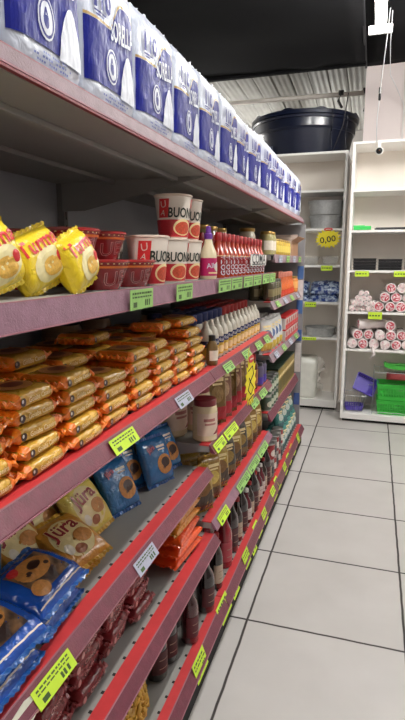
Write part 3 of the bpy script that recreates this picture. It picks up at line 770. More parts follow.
# canisters behind
can = jar('canister', .075, .20, M('tan_canister', (150, 116, 84), .35, var=.2, coat=.3), M('dark_lid', (40, 34, 40), .4),
          [('label', rect2d(-.1, .03, .1, .14, 24, 2), M('tan_label', (176, 138, 104), .45, var=.2, vscale=40), .0008), ('label_band', rect2d(-.07, .09, .07, .112, 20, 1), M('navy_band', (34, 40, 70), .4), .0014)], capr=.068)
for k, y in enumerate([1.70, 1.87, 2.035]):
    x = -1.07 if k < 2 else -.86
    place(can, (-1.09 if k < 2 else -.90, y + .06 * k, S3 + .003), (0, 0, PI / 2 - .6), 'tan canister behind the golden biscuit packs, %s from the left' % nth(k), 'tan canisters behind the biscuit packs', 'jar')

# squeeze bottles of the middle bay
WB = M('white_squeeze_plastic', (222, 216, 200), .3, var=.06, coat=.4); MYEL = M('mayo_yellow_label', (212, 176, 60), .4, var=.2, vscale=50); NAVY = M('navy_ink', (30, 40, 96), .4)
mprof = [(.027, 0), (.031, .008), (.033, .06), (.032, .10), (.026, .128), (.014, .142)]
sq = bottle('squeeze_bottle', mprof, WB, [(.015, .140), (.013, .15), (.007, .166), (.003, .172)], WB,
            [('label', rect2d(-.07, .012, .07, .062, 28, 2), MYEL, .0007), ('label_band', rect2d(-.07, .062, .07, .09, 28, 1), NAVY, .0007), ('lettering', text2d('Maio', .022, 0, .076, 0, .01), WHITEP, .0016), ('picture', ell2d(.0, .035, .018, .016), CREAM, .0014)])
def capcol(nm, c): return bottle('squeeze_bottle', [(.027, 0), (.031, .008), (.033, .06), (.033, .12), (.029, .14)], WB, [(.030, .138), (.031, .14), (.031, .176), (.028, .18)], M(nm, c, .4), [('label', rect2d(-.07, .012, .07, .09, 28, 2), MYEL, .0007)])
sb, sr = capcol('blue_cap', (28, 40, 92)), capcol('deep_red_cap', (146, 32, 30))
for k in range(13):
    y = 2.06 + .078 * k
    place(sq, (-.645, y, S3 + .003), (0, 0, PI / 2 - .5), 'white squeeze bottle with pointed nozzle in the front row, %s from the left' % nth(k), 'white squeeze bottles in the front row', 'bottle', (1, 1, .98))
    for r in (1, 2, 3):
        place(sb if k < (6 if r < 3 else 4) else sr, (-.645 - .078 * r, y + .02, S3 + .003), (0, 0, PI / 2 - .5), '%s capped squeeze bottle, %s row behind the pointed ones, %s from the left' % ('blue' if k < (6 if r < 3 else 4) else 'red', nth(r - 1), nth(k)), 'capped squeeze bottles in the rear rows', 'bottle', (1, 1, 1.05))
dk2 = bottle('condiment_bottle', [(.02, 0), (.023, .005), (.023, .075), (.012, .1)], M('brown_condiment', (110, 84, 40), .35, coat=.4), [(.014, .098), (.014, .118), (.011, .12)], M('black_cap', (24, 22, 22), .4),
             [('label', rect2d(-.03, .02, .03, .06, 14, 1), LTPK, .0008)])
place(dk2, (-.60, 2.0, S3 + .003), (0, 0, PI / 2 - .4), 'small brown bottle with black cap between the biscuits and squeeze bottles', None, 'bottle')

# ------------------------------------------------------------------ fourth shelf, near bay: cookie packets
BLUEF = film('cookie_blue_film', (36, 104, 160), rough=.22); BLUE2 = film('bright_blue_film', (18, 74, 164), rough=.2); OCH = film('ochre_film', (198, 134, 40)); YF = film('pale_yellow_film', (222, 198, 84))
COOK = M('cookie_picture', (190, 128, 62), .5, var=.45, vscale=120); CHOC = M('chocolate_picture', (54, 28, 20), .4)
def cookie_pack(film_, sealm, style, seed, w_=.145, h_=.16, t_=.045):
    t = thing('cookie_packet', 'x', 'packet')
    b, fm, _ = pillow('wrapper', w_, h_, t_, film_, t, sealm, seed=seed)
    if style == 'blue':
        decal('cookie_picture', ell2d(.022, -.02, .038, .036), fm, COOK, b, .0014)
        decal('filling_picture', ell2d(.026, -.014, .022, .018), fm, CHOC, b, .0022)
        decal('filling_picture', ell2d(.015, -.032, .007, .006), fm, CHOC, b, .0022)
        decal('badge', ell2d(-.028, .045, .022, .015, rot=.3), fm, M('badge_blue', (60, 60, 110), .4), b, .0014)
        decal('lettering', text2d('Jüra', .024, -.028, .045, .3, .02), fm, M('pink_ink', (206, 100, 110), .4), b, .0022)
        decal('small_print', join2d(rect2d(.002, .042, .045, .050, 4, 1), rect2d(.006, .032, .04, .037, 4, 1)), fm, LTPK, b, .0016)
    if style == 'gold':
        decal('pale_panel', ell2d(.0, -.006, .056, .062), fm, M('pale_gold_panel', (226, 206, 150), .45, var=.2, vscale=50), b, .0012)
        decal('cookie_picture', ell2d(.026, -.018, .026, .022), fm, COOK, b, .0020)
        decal('cookie_picture', ell2d(-.006, -.048, .018, .013), fm, M('wafer_picture', (150, 84, 44), .45, var=.4, vscale=90), b, .0020)
        decal('cookie_picture', ell2d(-.034, -.035, .012, .016), fm, LTPK, b, .0018)
        decal('lettering_outline', text2d('Jüra', .056, -.002, .026, .1, .05), fm, CREAM, b, .0024)  # cream outline printed around the logo letters
        decal('lettering', text2d('Jüra', .056, -.002, .026, .1, .02), fm, M('logo_maroon', (140, 26, 34), .4), b, .0030)
    if style == 'bigblue':
        decal('panel', rect2d(-.058, -.045, .062, .050, 10, 8), fm, M2('dark_cookie_panel', (54, 40, 38), (150, 112, 74), 30, .5, .12), b, .0012)
        decal('cookie_picture', ell2d(.0, .015, .052, .034), fm, COOK, b, .0020)
        decal('cookie_picture', ell2d(-.04, -.035, .026, .02), fm, COOK, b, .0020)
        decal('filling_picture', join2d(ell2d(.012, .02, .02, .012), ell2d(-.022, .008, .009, .007), ell2d(.035, .002, .007, .006)), fm, CHOC, b, .0026)
        decal('badge', ell2d(-.038, .04, .018, .012, rot=.3), fm, REDI, b, .0030)
        decal('white_stripe', rect2d(-.085, -.066, .085, -.063, 12, 1), fm, LTPK, b, .0016)
    return t
SB = film('blue_seal', (34, 84, 150)); SO = film('ochre_seal', (206, 160, 60))
cb = cookie_pack(BLUEF, SB, 'blue', 3); cg = cookie_pack(OCH, SO, 'gold', 5); cy = cookie_pack(YF, SO, 'gold', 8); cB = cookie_pack(BLUE2, SB, 'bigblue', 9, .19, .15, .05)
def put(proto, x, y, z, rx, ry, rz, label, group, cat='packet', sc=None):
    """rx leans the face back, ry rolls it in its own plane, rz turns it about the vertical (0 faces the aisle)."""
    o = place(proto, (0, 0, 0), (0, 0, 0), label, group, cat)
    m = Matrix.Translation((x, y, z)) @ Matrix.Rotation(PI / 2 + rz, 4, 'Z') @ Matrix.Rotation(rx, 4, 'X') @ Matrix.Rotation(ry, 4, 'Y')
    if sc: m = m @ Matrix.Diagonal((sc, sc, sc, 1))
    o.matrix_world = m
    return o
G4 = 'cookie packets on the fourth shelf'
put(cb, -.755, 1.445, S4 + .083, -.50, .02, -.25, 'blue cookie packet beside the pale yellow packet, foremost of the blue ones', G4)
put(cb, -.80, 1.59, S4 + .083, -.45, .03, -.3, 'blue cookie packet set back between two forward blue packets', G4)
put(cb, -.72, 1.685, S4 + .083, -.38, .05, -.3, 'blue cookie packet standing forward near the jar end', G4)
put(cb, -.74, 1.81, S4 + .083, -.42, .0, -.3, 'blue cookie packet closest to the mayonnaise jar', G4)
for k, (x, y) in enumerate([(-.87, 1.40), (-.91, 1.55), (-.89, 1.72), (-.97, 1.44), (-1.02, 1.62), (-.99, 1.80)]):
    put(cb, x - .02, y, S4 + .088, -.35, .0, -.25, 'blue cookie packet in the back rows, %s in the shade' % nth(k), G4)
put(cy, -.775, 1.275, S4 + .086, -.62, -.10, -.15, 'pale yellow cookie packet leaning back beside the blue packets', G4, sc=1.03)
put(cy, -.86, 1.16, S4 + .09, -.55, -.12, -.1, 'pale yellow cookie packet behind the brownish one', G4)
put(cg, -.955, 1.30, S4 + .09, -.45, -.1, -.1, 'ochre cookie packet in the shade at the back of the shelf', G4)
put(cg, -.955, 1.10, S4 + .09, -.45, .1, -.1, 'ochre cookie packet in the back row behind the lettered ones', G4)
put(cg, -.735, 1.125, S4 + .062, -1.22, -.12, -.35, 'ochre cookie packet lying with its maroon lettering up, nearest the shelf edge', G4, sc=1.06)
put(cg, -.84, 1.04, S4 + .085, -1.0, -.1, -.30, 'ochre cookie packet lying behind the one nearest the edge, lettering up', G4, sc=1.0)
put(cg, -.735, 1.09, S4 + .024, -1.5, 0, 0, 'ochre cookie packet flat underneath the lettered ones', G4)
put(cB, -.69, .90, S4 + .03, -1.5, 0, .10, 'wide blue cookie packet flat at the bottom of the near pile', G4)
put(cB, -.685, .915, S4 + .088, -1.35, .0, .04, 'wide bright blue cookie packet on top of the near pile, cookies pictured', G4)
put(cB, -.665, .70, S4 + .028, -1.5, 0, .05, 'wide blue cookie packet at the lower left, bottom of its pile', G4)
put(cB, -.665, .725, S4 + .085, -1.35, .0, -.05, 'wide blue cookie packet at the left edge above the torn sticker', G4)
put(cb, -.80, .83, S4 + .14, -1.2, .6, -.3, 'small blue cookie packet tilted on the near pile by the left edge', G4)
put(cb, -.87, .88, S4 + .085, -.9, .1, -.3, 'small blue cookie packet propped behind the near pile', G4)

# ------------------------------------------------------------------ fourth shelf, middle bay
MAYO = M('mayonnaise', (216, 198, 160), .25, coat=.6); LIDR = M('dark_red_lid', (122, 26, 34), .4)
mj = jar('mayonnaise_jar', .062, .172, MAYO, LIDR, [('label', rect2d(-.085, .026, .085, .118, 30, 3), M('mayo_label', (214, 192, 172), .4, var=.15, vscale=40), .0008),
        ('red_corner', strip2d(.0, .075, lambda x: .03, lambda x: .032 + .05 * max(0, x) / .075, 12, 2), M('corner_maroon', (120, 18, 34), .4), .0016),
        ('dark_figure', ell2d(.055, .098, .018, .02), BLKI, .0016), ('lettering', join2d(rect2d(-.05, .085, .01, .097, 6, 1), rect2d(-.045, .07, .015, .078, 6, 1)), M('label_pink', (170, 110, 104), .4), .0016)], capr=.056, caph=.03)
place(mj, (-.612, 1.945, Z2_4 + .003), (0, 0, PI / 2 - .55), 'mayonnaise jar with dark red lid at the shelf end above the blue cookies', 'red lidded jars on the fourth shelf', 'jar', (.8, .8, .98))
place(mj, (-.76, 1.965, Z2_4 + .003), (0, 0, PI / 2 - .2), 'red lidded jar right behind the front mayonnaise jar', 'red lidded jars on the fourth shelf', 'jar', (1, 1, 1.12))
place(mj, (-.69, 2.075, Z2_4 + .003), (0, 0, PI / 2 - .9), 'red lidded jar between the mayonnaise jar and the pouches', 'red lidded jars on the fourth shelf', 'jar', (.95, .95, 1.1))
hj = jar('honey_jar', .06, .13, M('honey', (176, 122, 40), .2, coat=.7), GOLDC, [('label', rect2d(-.06, .03, .06, .08, 20, 1), M('honey_label', (196, 160, 60), .4), .0008)], capr=.056)
for k, (x, y) in enumerate([(-.90, 1.96), (-.90, 2.10), (-1.04, 2.0)]):
    place(hj, (x, y, Z2_4 + .003), (0, 0, PI / 2), 'amber jar at the back behind the red lidded jars, %s from the left' % nth(k), 'amber jars behind the mayonnaise', 'jar')
def pouch(nm, c1, c2, c3, w_, h_, t_, seed, cat='pouch', style=0):
    t = thing(nm, 'x', cat)
    f1 = film(nm + '_film%d' % seed, c1)
    b, fm, _ = pillow('wrapper', w_, h_, t_, f1, t, f1, seed=seed, nx=12, nz=14)
    decal('lower_panel', rect2d(-w_ * .46, -h_ * .47, w_ * .46, -h_ * (.22 if style == 0 else .05), 10, 4), fm, M(nm + '_lo%d' % seed, c2, .35), b, .0012)
    decal('picture', ell2d(0, h_ * .02, w_ * .3, h_ * .16), fm, M(nm + '_pic%d' % seed, c3, .45, var=.4, vscale=70), b, .0018)
    decal('lettering', join2d(rect2d(-w_ * .32, h_ * .26, w_ * .32, h_ * .33, 6, 1), rect2d(-w_ * .22, h_ * .19, w_ * .25, h_ * .23, 6, 1)), fm, CREAM, b, .0018)
    return t
po1 = pouch('sauce_pouch', (120, 92, 44), (168, 26, 40), (150, 120, 74), .105, .235, .04, 1)
po2 = pouch('sauce_pouch', (142, 100, 84), (176, 30, 48), (196, 160, 130), .105, .235, .04, 2)
po3 = pouch('grain_pouch', (168, 136, 44), (60, 44, 30), (120, 84, 40), .12, .185, .055, 3, style=1)
po4 = pouch('grain_pouch', (150, 112, 34), (92, 64, 30), (204, 176, 90), .12, .185, .055, 4, style=0)
po5 = pouch('grain_pouch', (52, 44, 36), (110, 84, 40), (150, 120, 60), .12, .185, .055, 5)
for k in range(6):
    y = 2.155 + .098 * k
    for r in range(2):
        put((po1, po2)[(k + r) % 2], -.632 - .075 * r, y, Z2_4 + .131, -.07, 0, -.75, 'brown and red sauce pouch, %s row, %s from the mayonnaise jar' % (('front', 'back')[r], nth(k)), 'sauce pouches standing on the fourth shelf', 'pouch')
bb = bottle('brown_bottle', [(.026, 0), (.029, .005), (.029, .12), (.014, .15)], M('brown_sauce_plastic', (104, 46, 26), .25, coat=.6), [(.016, .149), (.016, .175), (.013, .177)], REDCAP, [('label', rect2d(-.06, .03, .06, .1, 24, 2), M('brown_label', (160, 100, 60), .4, var=.3, vscale=50), .0008)])
for k, y in enumerate([2.765, 2.84]):
    place(bb, (-.615, y, Z2_4 + .003), (0, 0, PI / 2 - .5), 'brown sauce bottle with red cap, %s of the two after the pouches' % nth(k), 'brown sauce bottles on the fourth shelf', 'bottle', (1, 1, 1.2 - .08 * k))
pj = jar('spread_jar', .038, .115, M('purple_grey', (92, 84, 110), .35), M('black_lid', (30, 28, 34), .4), [('label', rect2d(-.1, .01, .1, .045, 24, 1), M('violet_label', (72, 50, 150), .4), .0008)])
for k, (x, y) in enumerate([(-.61, 2.93), (-.61, 3.02), (-.70, 2.93), (-.70, 3.02)]):
    place(pj, (x, y, Z2_4 + .003), (0, 0, PI / 2), 'small violet labelled jar at the end of the fourth shelf, %s' % ['front, near', 'front, far', 'back, near', 'back, far'][k], 'violet labelled jars', 'jar', (1, 1, 1.15))
# starburst signs
SY = M('sign_yellow', (240, 222, 40), .5, var=.05)
def burst(nm, w_, h_, label, loc, rz, txt, groups='yellow starburst signs', oval=.24):
    t = thing(nm, label, 'sign', groups, loc=loc, rot=(0, 0, rz)); rnd = random.Random(5); pts = []
    n = 18
    for k in range(2 * n):
        a = 2 * PI * k / (2 * n); q = rnd.uniform(.92, 1.04) if k % 2 == 0 else rnd.uniform(.66, .76); pts.append((w_ / 2 * q * math.cos(a), h_ / 2 * q * math.sin(a)))
    MB().extr(pts, -.0015, .0015).build('card', SY, t)
    ov = MB().add(*[([(x, -.0016 - .0012, z) for x, z in ell2d(0, h_ * .44, w_ * oval, h_ * .075)[0]]), ell2d(0, 0, 1, 1)[1]]).build('red_oval', REDI, t)
    decal('oval_mark', rect2d(-w_ * oval * .6, h_ * .425, w_ * oval * .6, h_ * .455, 3, 1), lambda x, z, e: (x, -.0034 - e, z), LTPK, t)
    if txt: decal('lettering', text2d(txt, h_ * .40, 0, -h_ * .05, .15, .015, .85 * w_ / h_ if w_ > h_ else .9), lambda x, z, e: (x, -.0024 - e, z), BLKI, t)
    else:
        q = MB()
        for pp in ([(-.03, .05), (.012, .065), (.025, .03), (-.01, .0), (-.03, -.03), (.0, -.055), (.028, -.03), (-.005, .0), (-.02, .02)], [(-.02, -.075), (.03, -.06)]):
            q.tube([(a * w_ / .12, -.003, b * h_ / .22) for a, b in pp], .0022, 6)
        q.build('handwriting', BLKI, t)
    return t
b1 = burst('starburst_sign', .145, .25, 'tall yellow starburst sign hanging before the sauce pouches', (-.528, 2.395, S3 - .148), PI / 2 - .15, '')
MB().tube([(-.03, 0, .11), (-.02, .004, .15), (0, .008, .165)], .0015, 5).build('hanging_wire', M('yellow_wire', (214, 196, 60), .4), b1)

# ------------------------------------------------------------------ fifth shelf
DRF = film('dark_red_film', (116, 28, 32), rough=.22, bump=.8); DRS = film('dark_red_crimp', (134, 40, 44))
rp = []
for s in range(2):
    t = thing('wafer_pack', 'x', 'packet'); b, fm, tm = tube_pack('wrapper', .125, .10, .038, DRF, DRS, t, seed=4 + s * 2.3, fin=.016)
    decal('lettering', join2d(text2d('Choco', .018, .005, .019, .05, .01), ell2d(-.045, .018, .008, .009)), fm, M('rose_ink', (196, 140, 136), .4), b, .0018)
    decal('picture', ell2d(0, 0, .04, .03), tm, M('dark_choc_pic', (76, 28, 24), .4, var=.4, vscale=80), b, .0024)
    rp.append(t)
for c in range(5):
    for l in range(5):
        for r in range(2):
            place(rp[(c + l + r) % 2], (-.672 - .115 * r + random.uniform(-.012, .012), .70 + .160 * c, S5 + .004 + .0395 * l), (0, 0, PI / 2 + random.uniform(-.08, .08)),
                  'dark red wafer pack in the %s stack, %s layer, %s row' % (colname[c], laynm[l], ('front', 'back')[r]), 'dark red wafer packs piled on the fifth shelf', 'packet', (1, 1, .98))
ORP = film('vivid_orange_film', (232, 84, 26)); AMB = film('amber_film', (214, 138, 44))
def flatpack(f_, s, pic):
    t = thing('cracker_packet', 'x', 'packet'); b, fm, _ = pillow('wrapper', .215, .150, .036, f_, t, f_, seed=s, crimp='x')
    decal('picture', ell2d(.01, .0, .07, .045), fm, pic, b, .0016)
    decal('lettering', rect2d(-.06, .045, .05, .058, 8, 1), fm, M('rust_ink', (150, 60, 24), .4), b, .0016)
    return t
fo, fa = flatpack(ORP, 11, M('cracker_pic', (214, 150, 80), .5, var=.4, vscale=60)), flatpack(AMB, 12, M('toast_pic', (160, 104, 48), .5, var=.4, vscale=60))
for l in range(5):
    put(fo if l < 3 else fa, -.652 - .003 * l + random.uniform(-.004, .004), 1.675 + .004 * l, S5 + .026 + .0375 * l, -PI / 2, 0, random.uniform(-.09, .05),
        '%s cracker packet, %s of the near orange stack' % ('vivid orange' if l < 3 else 'amber', laynm[l] + ' layer'), 'orange cracker packets stacked on the fifth shelf')
for l in range(4):
    put(fa, -.84, 1.70, S5 + .026 + .0375 * l, -PI / 2, 0, random.uniform(-.06, .06), 'amber cracker packet, %s layer of the shaded rear stack' % laynm[l], 'orange cracker packets stacked on the fifth shelf')
for k in range(9):
    y = 1.945 + .128 * k
    for r in range(2):
        pr = [po3, po4, po3, po5, po3, po5, po4, po4, po4][(k + r) % 9]
        put(pr, -.635 - .085 * r, y, Z2_5 + .104, -.10, random.uniform(-.05, .05), -.55, '%s grain pouch, %s row of the fifth shelf, %s from the left' % ('dark' if pr is po5 else 'gold', ('front', 'back')[r], nth(k)), 'grain pouches standing on the fifth shelf', 'pouch')

# ------------------------------------------------------------------ floor level shelf
PASTA = M('dry_pasta', (214, 168, 70), .5, var=.25, vscale=40)
PBAG = film('pasta_bag_film', (196, 150, 60), rough=.18, bump=.5)
for k, (y, x, lab) in enumerate([(1.19, -.645, 'bag of yellow pasta at the right end of the lowest near shelf'), (.985, -.645, 'bag of yellow pasta in the middle of the lowest near shelf'), (.78, -.645, 'bag of yellow pasta at the left of the lowest near shelf')]):
    t = thing('pasta_bag', lab, 'bag', 'pasta bags on the floor level shelf')
    b, fm, _ = pillow('bag_film', .19, .27, .10, PBAG, t, PBAG, seed=20 + k, wr=.004)
    rnd = random.Random(k); q = MB()
    for _i in range(120):
        px, pz = rnd.uniform(-.078, .078), rnd.uniform(-.11, .10)
        c = Vector(fm(px, pz, -.002)); a = rnd.uniform(0, PI); l = rnd.uniform(.012, .02)
        d = Vector((math.cos(a), rnd.uniform(-.15, .1), math.sin(a))) * l
        e0, e1 = Vector(fm(px - d.x, pz - d.z, .001)), Vector(fm(px + d.x, pz + d.z, .001))
        q.tube([e0, (e0 + e1) / 2 + Vector((0, -.003, 0)), e1], rnd.uniform(.0045, .007), 6)
    tag(q.build('pasta', PASTA, b, True), None, None, None, 'stuff')
    o = t; o.matrix_world = Matrix.Translation((x + .01 * k, y, S6 + .122)) @ Matrix.Rotation(PI / 2 - .1, 4, 'Z') @ Matrix.Rotation(-.32, 4, 'X') @ Matrix.Rotation(.05 - .04 * k, 4, 'Y')
DGL = M('dark_bottle_glass', (30, 12, 14), .08, var=.2, coat=1.); WGL = M('wine_red_glass', (74, 14, 20), .1, var=.25, coat=1.); RGL = M('grape_red_bottle', (138, 20, 34), .15, coat=.8)
def wine(nm, mat, cap, lab, h=.27, r=.036):
    return bottle(nm, [(r * .9, 0), (r, .006), (r, h * .56), (r * .86, h * .66), (r * .42, h * .80), (r * .36, h * .93)], mat, [(r * .42, h * .92), (r * .42, h), (r * .36, h + .004)], cap,
                  [('label', rect2d(-r * 1.2, h * .12, r * 1.2, h * .46, 20, 3), lab, .0008), ('lettering', join2d(rect2d(-r * .5, h * .33, r * .5, h * .345, 6, 1), rect2d(-r * .5, h * .2, r * .6, h * .215, 6, 1)), M('dim_label_ink', (150, 120, 104), .5), .0016)])
w1 = wine('dark_bottle', DGL, M('black_foil', (20, 18, 20), .4), M('dim_wine_label', (70, 26, 30), .5, var=.3, vscale=50))
w2 = wine('wine_bottle', WGL, M('white_foil', (196, 190, 184), .4), M('plum_label', (92, 30, 38), .5, var=.3, vscale=50), .285, .031)
w3 = wine('grape_juice_bottle', RGL, M('red_foil', (170, 30, 40), .4), M('rose_label', (166, 60, 70), .5, var=.3), .27, .037)
w4 = wine('sauce_bottle_dark', M('soy_glass', (40, 26, 18), .12, coat=1.), REDCAP, M('soy_label', (180, 160, 140), .5, var=.3, vscale=50), .2, .028)
w5 = wine('vinegar_bottle', M('plum_plastic', (90, 24, 34), .2, coat=.6), M('white_cap', (220, 216, 210), .4), M('pale_label', (200, 184, 180), .5, var=.3, vscale=50), .19, .03)
G6 = 'bottles on the floor level shelf'
seq = [(w1, -.61, 1.41, .86), (w1, -.605, 1.49, .86), (w2, -.56, 1.60, .82), (w1, -.65, 1.66, .86), (w1, -.56, 1.785, .86), (w4, -.56, 1.935, 1.2), (w3, -.572, 2.10, 1.), (w1, -.575, 2.23, 1.), (w4, -.57, 2.33, 1.1), (w1, -.575, 2.43, .9)]
for k in range(9): seq.append(((w5, w4, w1, w4, w5)[k % 5], -.57, 2.525 + .072 * k, .95))
names = {w1.name: 'dark', w2.name: 'slim wine red white topped', w3.name: 'bright red', w4.name: 'brown red capped', w5.name: 'plum white capped'}
nm_of = {id(w1): 'dark', id(w2): 'slim wine red', id(w3): 'bright red', id(w4): 'brown red capped', id(w5): 'plum white capped'}
for k, (pr, x, y, sc) in enumerate(seq):
    place(pr, (x, y, S6 + .003), (0, 0, PI / 2 - .4), '%s bottle, front row at floor level, %s from the pasta bags' % (nm_of[id(pr)], nth(k)), G6, 'bottle', (1, 1, sc))
for k in range(13):
    pr = (w1, w2, w1, w3, w5)[k % 5]
    place(pr, (-.70, 1.91 + .092 * k, S6 + .003), (0, 0, PI / 2 - .4), '%s bottle in the back row at floor level, %s from the pasta bags' % (nm_of[id(pr)], nth(k)), G6, 'bottle', (1, 1, .95))

# ------------------------------------------------------------------ far bay of the gondola
YJ = M('pickled_yellow', (196, 164, 60), .2, var=.3, vscale=40, coat=.8)
j1 = jar('yellow_jar', .033, .10, YJ, GOLDC, [('label', rect2d(-.05, .02, .05, .06, 16, 1), M('yellow_label', (214, 190, 90), .4, var=.2, vscale=40), .0008)])
j0 = jar('tall_jar', .042, .15, M('pale_pickles', (160, 150, 100), .2, var=.3, vscale=40, coat=.7), GOLDC, [('label', rect2d(-.07, .03, .07, .09, 20, 1), LTPK, .0008)])
for k in range(2): place(j0, (-.62, 3.17 + .1 * k, ZA + .001), (0, 0, PI / 2), 'tall pale jar at the left of the highest far bay shelf, %s' % ('nearer one', 'farther one')[k], 'pale jars high in the far bay', 'jar', (1, 1, .9))
for k in range(7):
    for r in range(2): place(j1, (-.605 - .08 * r, 3.36 + .076 * k, ZA + .001), (0, 0, PI / 2), 'small yellow jar on the highest far bay shelf, %s row, %s from the left' % (('front', 'back')[r], nth(k)), 'small yellow jars high in the far bay', 'jar')
CARD = M('brown_cardboard', (168, 128, 96), .7, var=.12, vscale=12); CARDL = M('pale_cardboard', (206, 184, 170), .6, var=.1)
bx = thing('cardboard_box', 'open brown cardboard box at the far end of the highest far bay shelf', 'box', loc=(-.69, 4.10, ZA + .002), rot=(0, 0, PI / 2))
MB().box(-.17, -.11, 0, .17, .11, .004).box(-.17, -.11, .004, .17, -.106, .10).box(-.17, .106, .004, .17, .11, .13).build('tray', CARD, bx)
MB().box(-.17, -.106, .004, -.166, .106, .13).box(.166, -.106, .004, .17, .106, .13).build('side_walls', CARDL, bx)
MB().add([(-.17, -.108, .10), (.17, -.108, .10), (.17, -.16, .135), (-.17, -.16, .135)], [(0, 1, 2, 3)]).build('open_flap', CARD, bx).modifiers.new('s', 'SOLIDIFY').thickness = .003
MB().add([(.168, -.1, .13), (.168, .1, .13), (.215, .1, .165), (.215, -.1, .165)], [(0, 1, 2, 3)]).build('open_flap', CARDL, bx).modifiers.new('s', 'SOLIDIFY').thickness = .003
# second far level: dark jars and orange bottles
jd = jar('olive_jar', .036, .125, M('dark_olives', (78, 72, 50), .2, var=.4, vscale=40, coat=.8), M('grey_lid', (90, 86, 80), .35, metal=.5), [('label', rect2d(-.05, .025, .05, .07, 16, 1), M('olive_label', (128, 116, 80), .5, var=.3, vscale=40), .0008)])
for k in range(4):
    for r in range(2): place(jd, (-.60 - .085 * r, 3.17 + .085 * k, ZB + .003), (0, 0, PI / 2), 'dark olive jar on the second far bay shelf, %s row, %s from the left' % (('front', 'back')[r], nth(k)), 'dark olive jars in the far bay', 'jar')
orb = bottle('orange_sauce_bottle', [(.026, 0), (.028, .005), (.028, .05), (.02, .085), (.012, .13)], M('orange_sauce', (206, 98, 40), .25, coat=.6, var=.2), [(.014, .128), (.014, .148), (.009, .162)], M('pink_cap', (214, 130, 110), .4),
             [('label', rect2d(-.05, .01, .05, .042, 20, 1), M('orange_label', (200, 60, 30), .4), .0008)])
for k in range(9):
    for r in range(2): place(orb, (-.60 - .07 * r, 3.51 + .067 * k, ZB + .003), (0, 0, PI / 2), 'orange sauce bottle on the second far bay shelf, %s row, %s from the left' % (('front', 'back')[r], nth(k)), 'orange sauce bottles in the far bay', 'bottle')
oj = jar('orange_jar', .05, .12, M('papaya_jar', (208, 128, 60), .2, coat=.7, var=.2), GOLDC, [('label', rect2d(-.08, .03, .08, .08, 20, 1), M('orange_jar_label', (220, 160, 90), .4), .0008)])
place(oj, (-.61, 4.19, ZB + .003), (0, 0, PI / 2), 'squat orange jar at the far end of the second far bay shelf', None, 'jar')
# third far level: white pouches, red and white boxes
wp = pouch('white_pouch', (206, 206, 204), (196, 168, 60), (90, 110, 150), .12, .19, .05, 6)
for k in range(4):
    for r in range(2): put(wp, -.615 - .085 * r, 3.17 + .118 * k, ZC + .106, -.1, 0, -.5, 'white pouch with yellow base in the far bay, %s row, %s from the left' % (('front', 'back')[r], nth(k)), 'white pouches in the far bay', 'pouch')
def carton(nm, w_, d_, h_, c, top, prints, cat='carton'):
    t = thing(nm, 'x', cat)
    b = MB().rbox(-w_ / 2, -d_ / 2, 0, w_ / 2, d_ / 2, h_, .0015, 1).build('carton_body', M(nm + '_face', c, .4, var=.1), t)
    MB().rbox(-w_ / 2 - .0004, -d_ / 2 - .0004, h_ - .012, w_ / 2 + .0004, d_ / 2 + .0004, h_ + .0006, .0015, 1).build('top_flap', M(nm + '_top', top, .4), t)
    for nm_, p2, m_, e in prints: decal(nm_, p2, lambda x, z, ee: (x, -d_ / 2 - ee, z), m_, b, e)
    return t
rc = carton('tomato_carton', .10, .065, .085, (206, 196, 190), (190, 40, 40), [('red_band', rect2d(-.049, .004, .049, .03, 2, 1), REDI, .0008), ('picture', ell2d(.01, .05, .028, .018), M('tomato_pic', (180, 50, 36), .4), .0012)])
for k in range(6):
    for l in range(2): place(rc, (-.595, 3.69 + .106 * k, ZC + .003 + .0865 * l), (0, 0, PI / 2), 'red and white carton in the far bay, %s layer, %s from the left' % (laynm[l], nth(k)), 'red and white cartons in the far bay', 'carton')
# fourth far level: tins and green topped boxes
def tin(nm, r, h, c, lab):
    t = thing(nm, 'x', 'tin')
    mp = vessel(t, [(r * .97, 0), (r, .003), (r, .006), (r * .975, .008), (r * .975, h - .008), (r, h - .006), (r, h - .002), (r * .96, h), (r * .94, h - .004)], M('tin_metal', (170, 168, 164), .3, metal=.9), 'can', 22)
    decal('label', rect2d(-r * 3.05, .009, r * 3.05, h - .009, 28, 2), mp, M(nm + '_label', c, .4, var=.25, vscale=50), t, .0006 + r * .03)
    decal('picture', ell2d(0, h * .45, r * .6, h * .2), mp, M(nm + '_picture', lab, .5, var=.4, vscale=80), t, .0014 + r * .03)
    return t
gt = tin('vegetable_tin', .037, .095, (70, 92, 74), (186, 190, 170))
for k in range(4):
    for r in range(2):
        for l in range(2): place(gt, (-.60 - .08 * r, 3.16 + .08 * k, ZD + .003 + .097 * l), (0, 0, PI / 2 - .5), 'green vegetable tin in the far bay, %s row, %s layer, %s from the left' % (('front', 'back')[r], laynm[l], nth(k)), 'green vegetable tins in the far bay', 'tin')
gc = carton('green_topped_carton', .062, .10, .20, (150, 128, 56), (34, 52, 36), [('window', rect2d(-.022, .03, .022, .11, 2, 2), M('carton_window', (92, 80, 44), .4, var=.4, vscale=80), .0008), ('lettering', rect2d(-.024, .125, .024, .145, 2, 1), CREAM, .0008)])
for k in range(12):
    for r in range(2): place(gc, (-.625 - .105 * r, 3.49 + .0645 * k, ZD + .003), (0, 0, PI / 2), 'gold carton with dark green top in the far bay, %s row, %s from the left' % (('front', 'back')[r], nth(k)), 'green topped cartons in the far bay', 'carton')
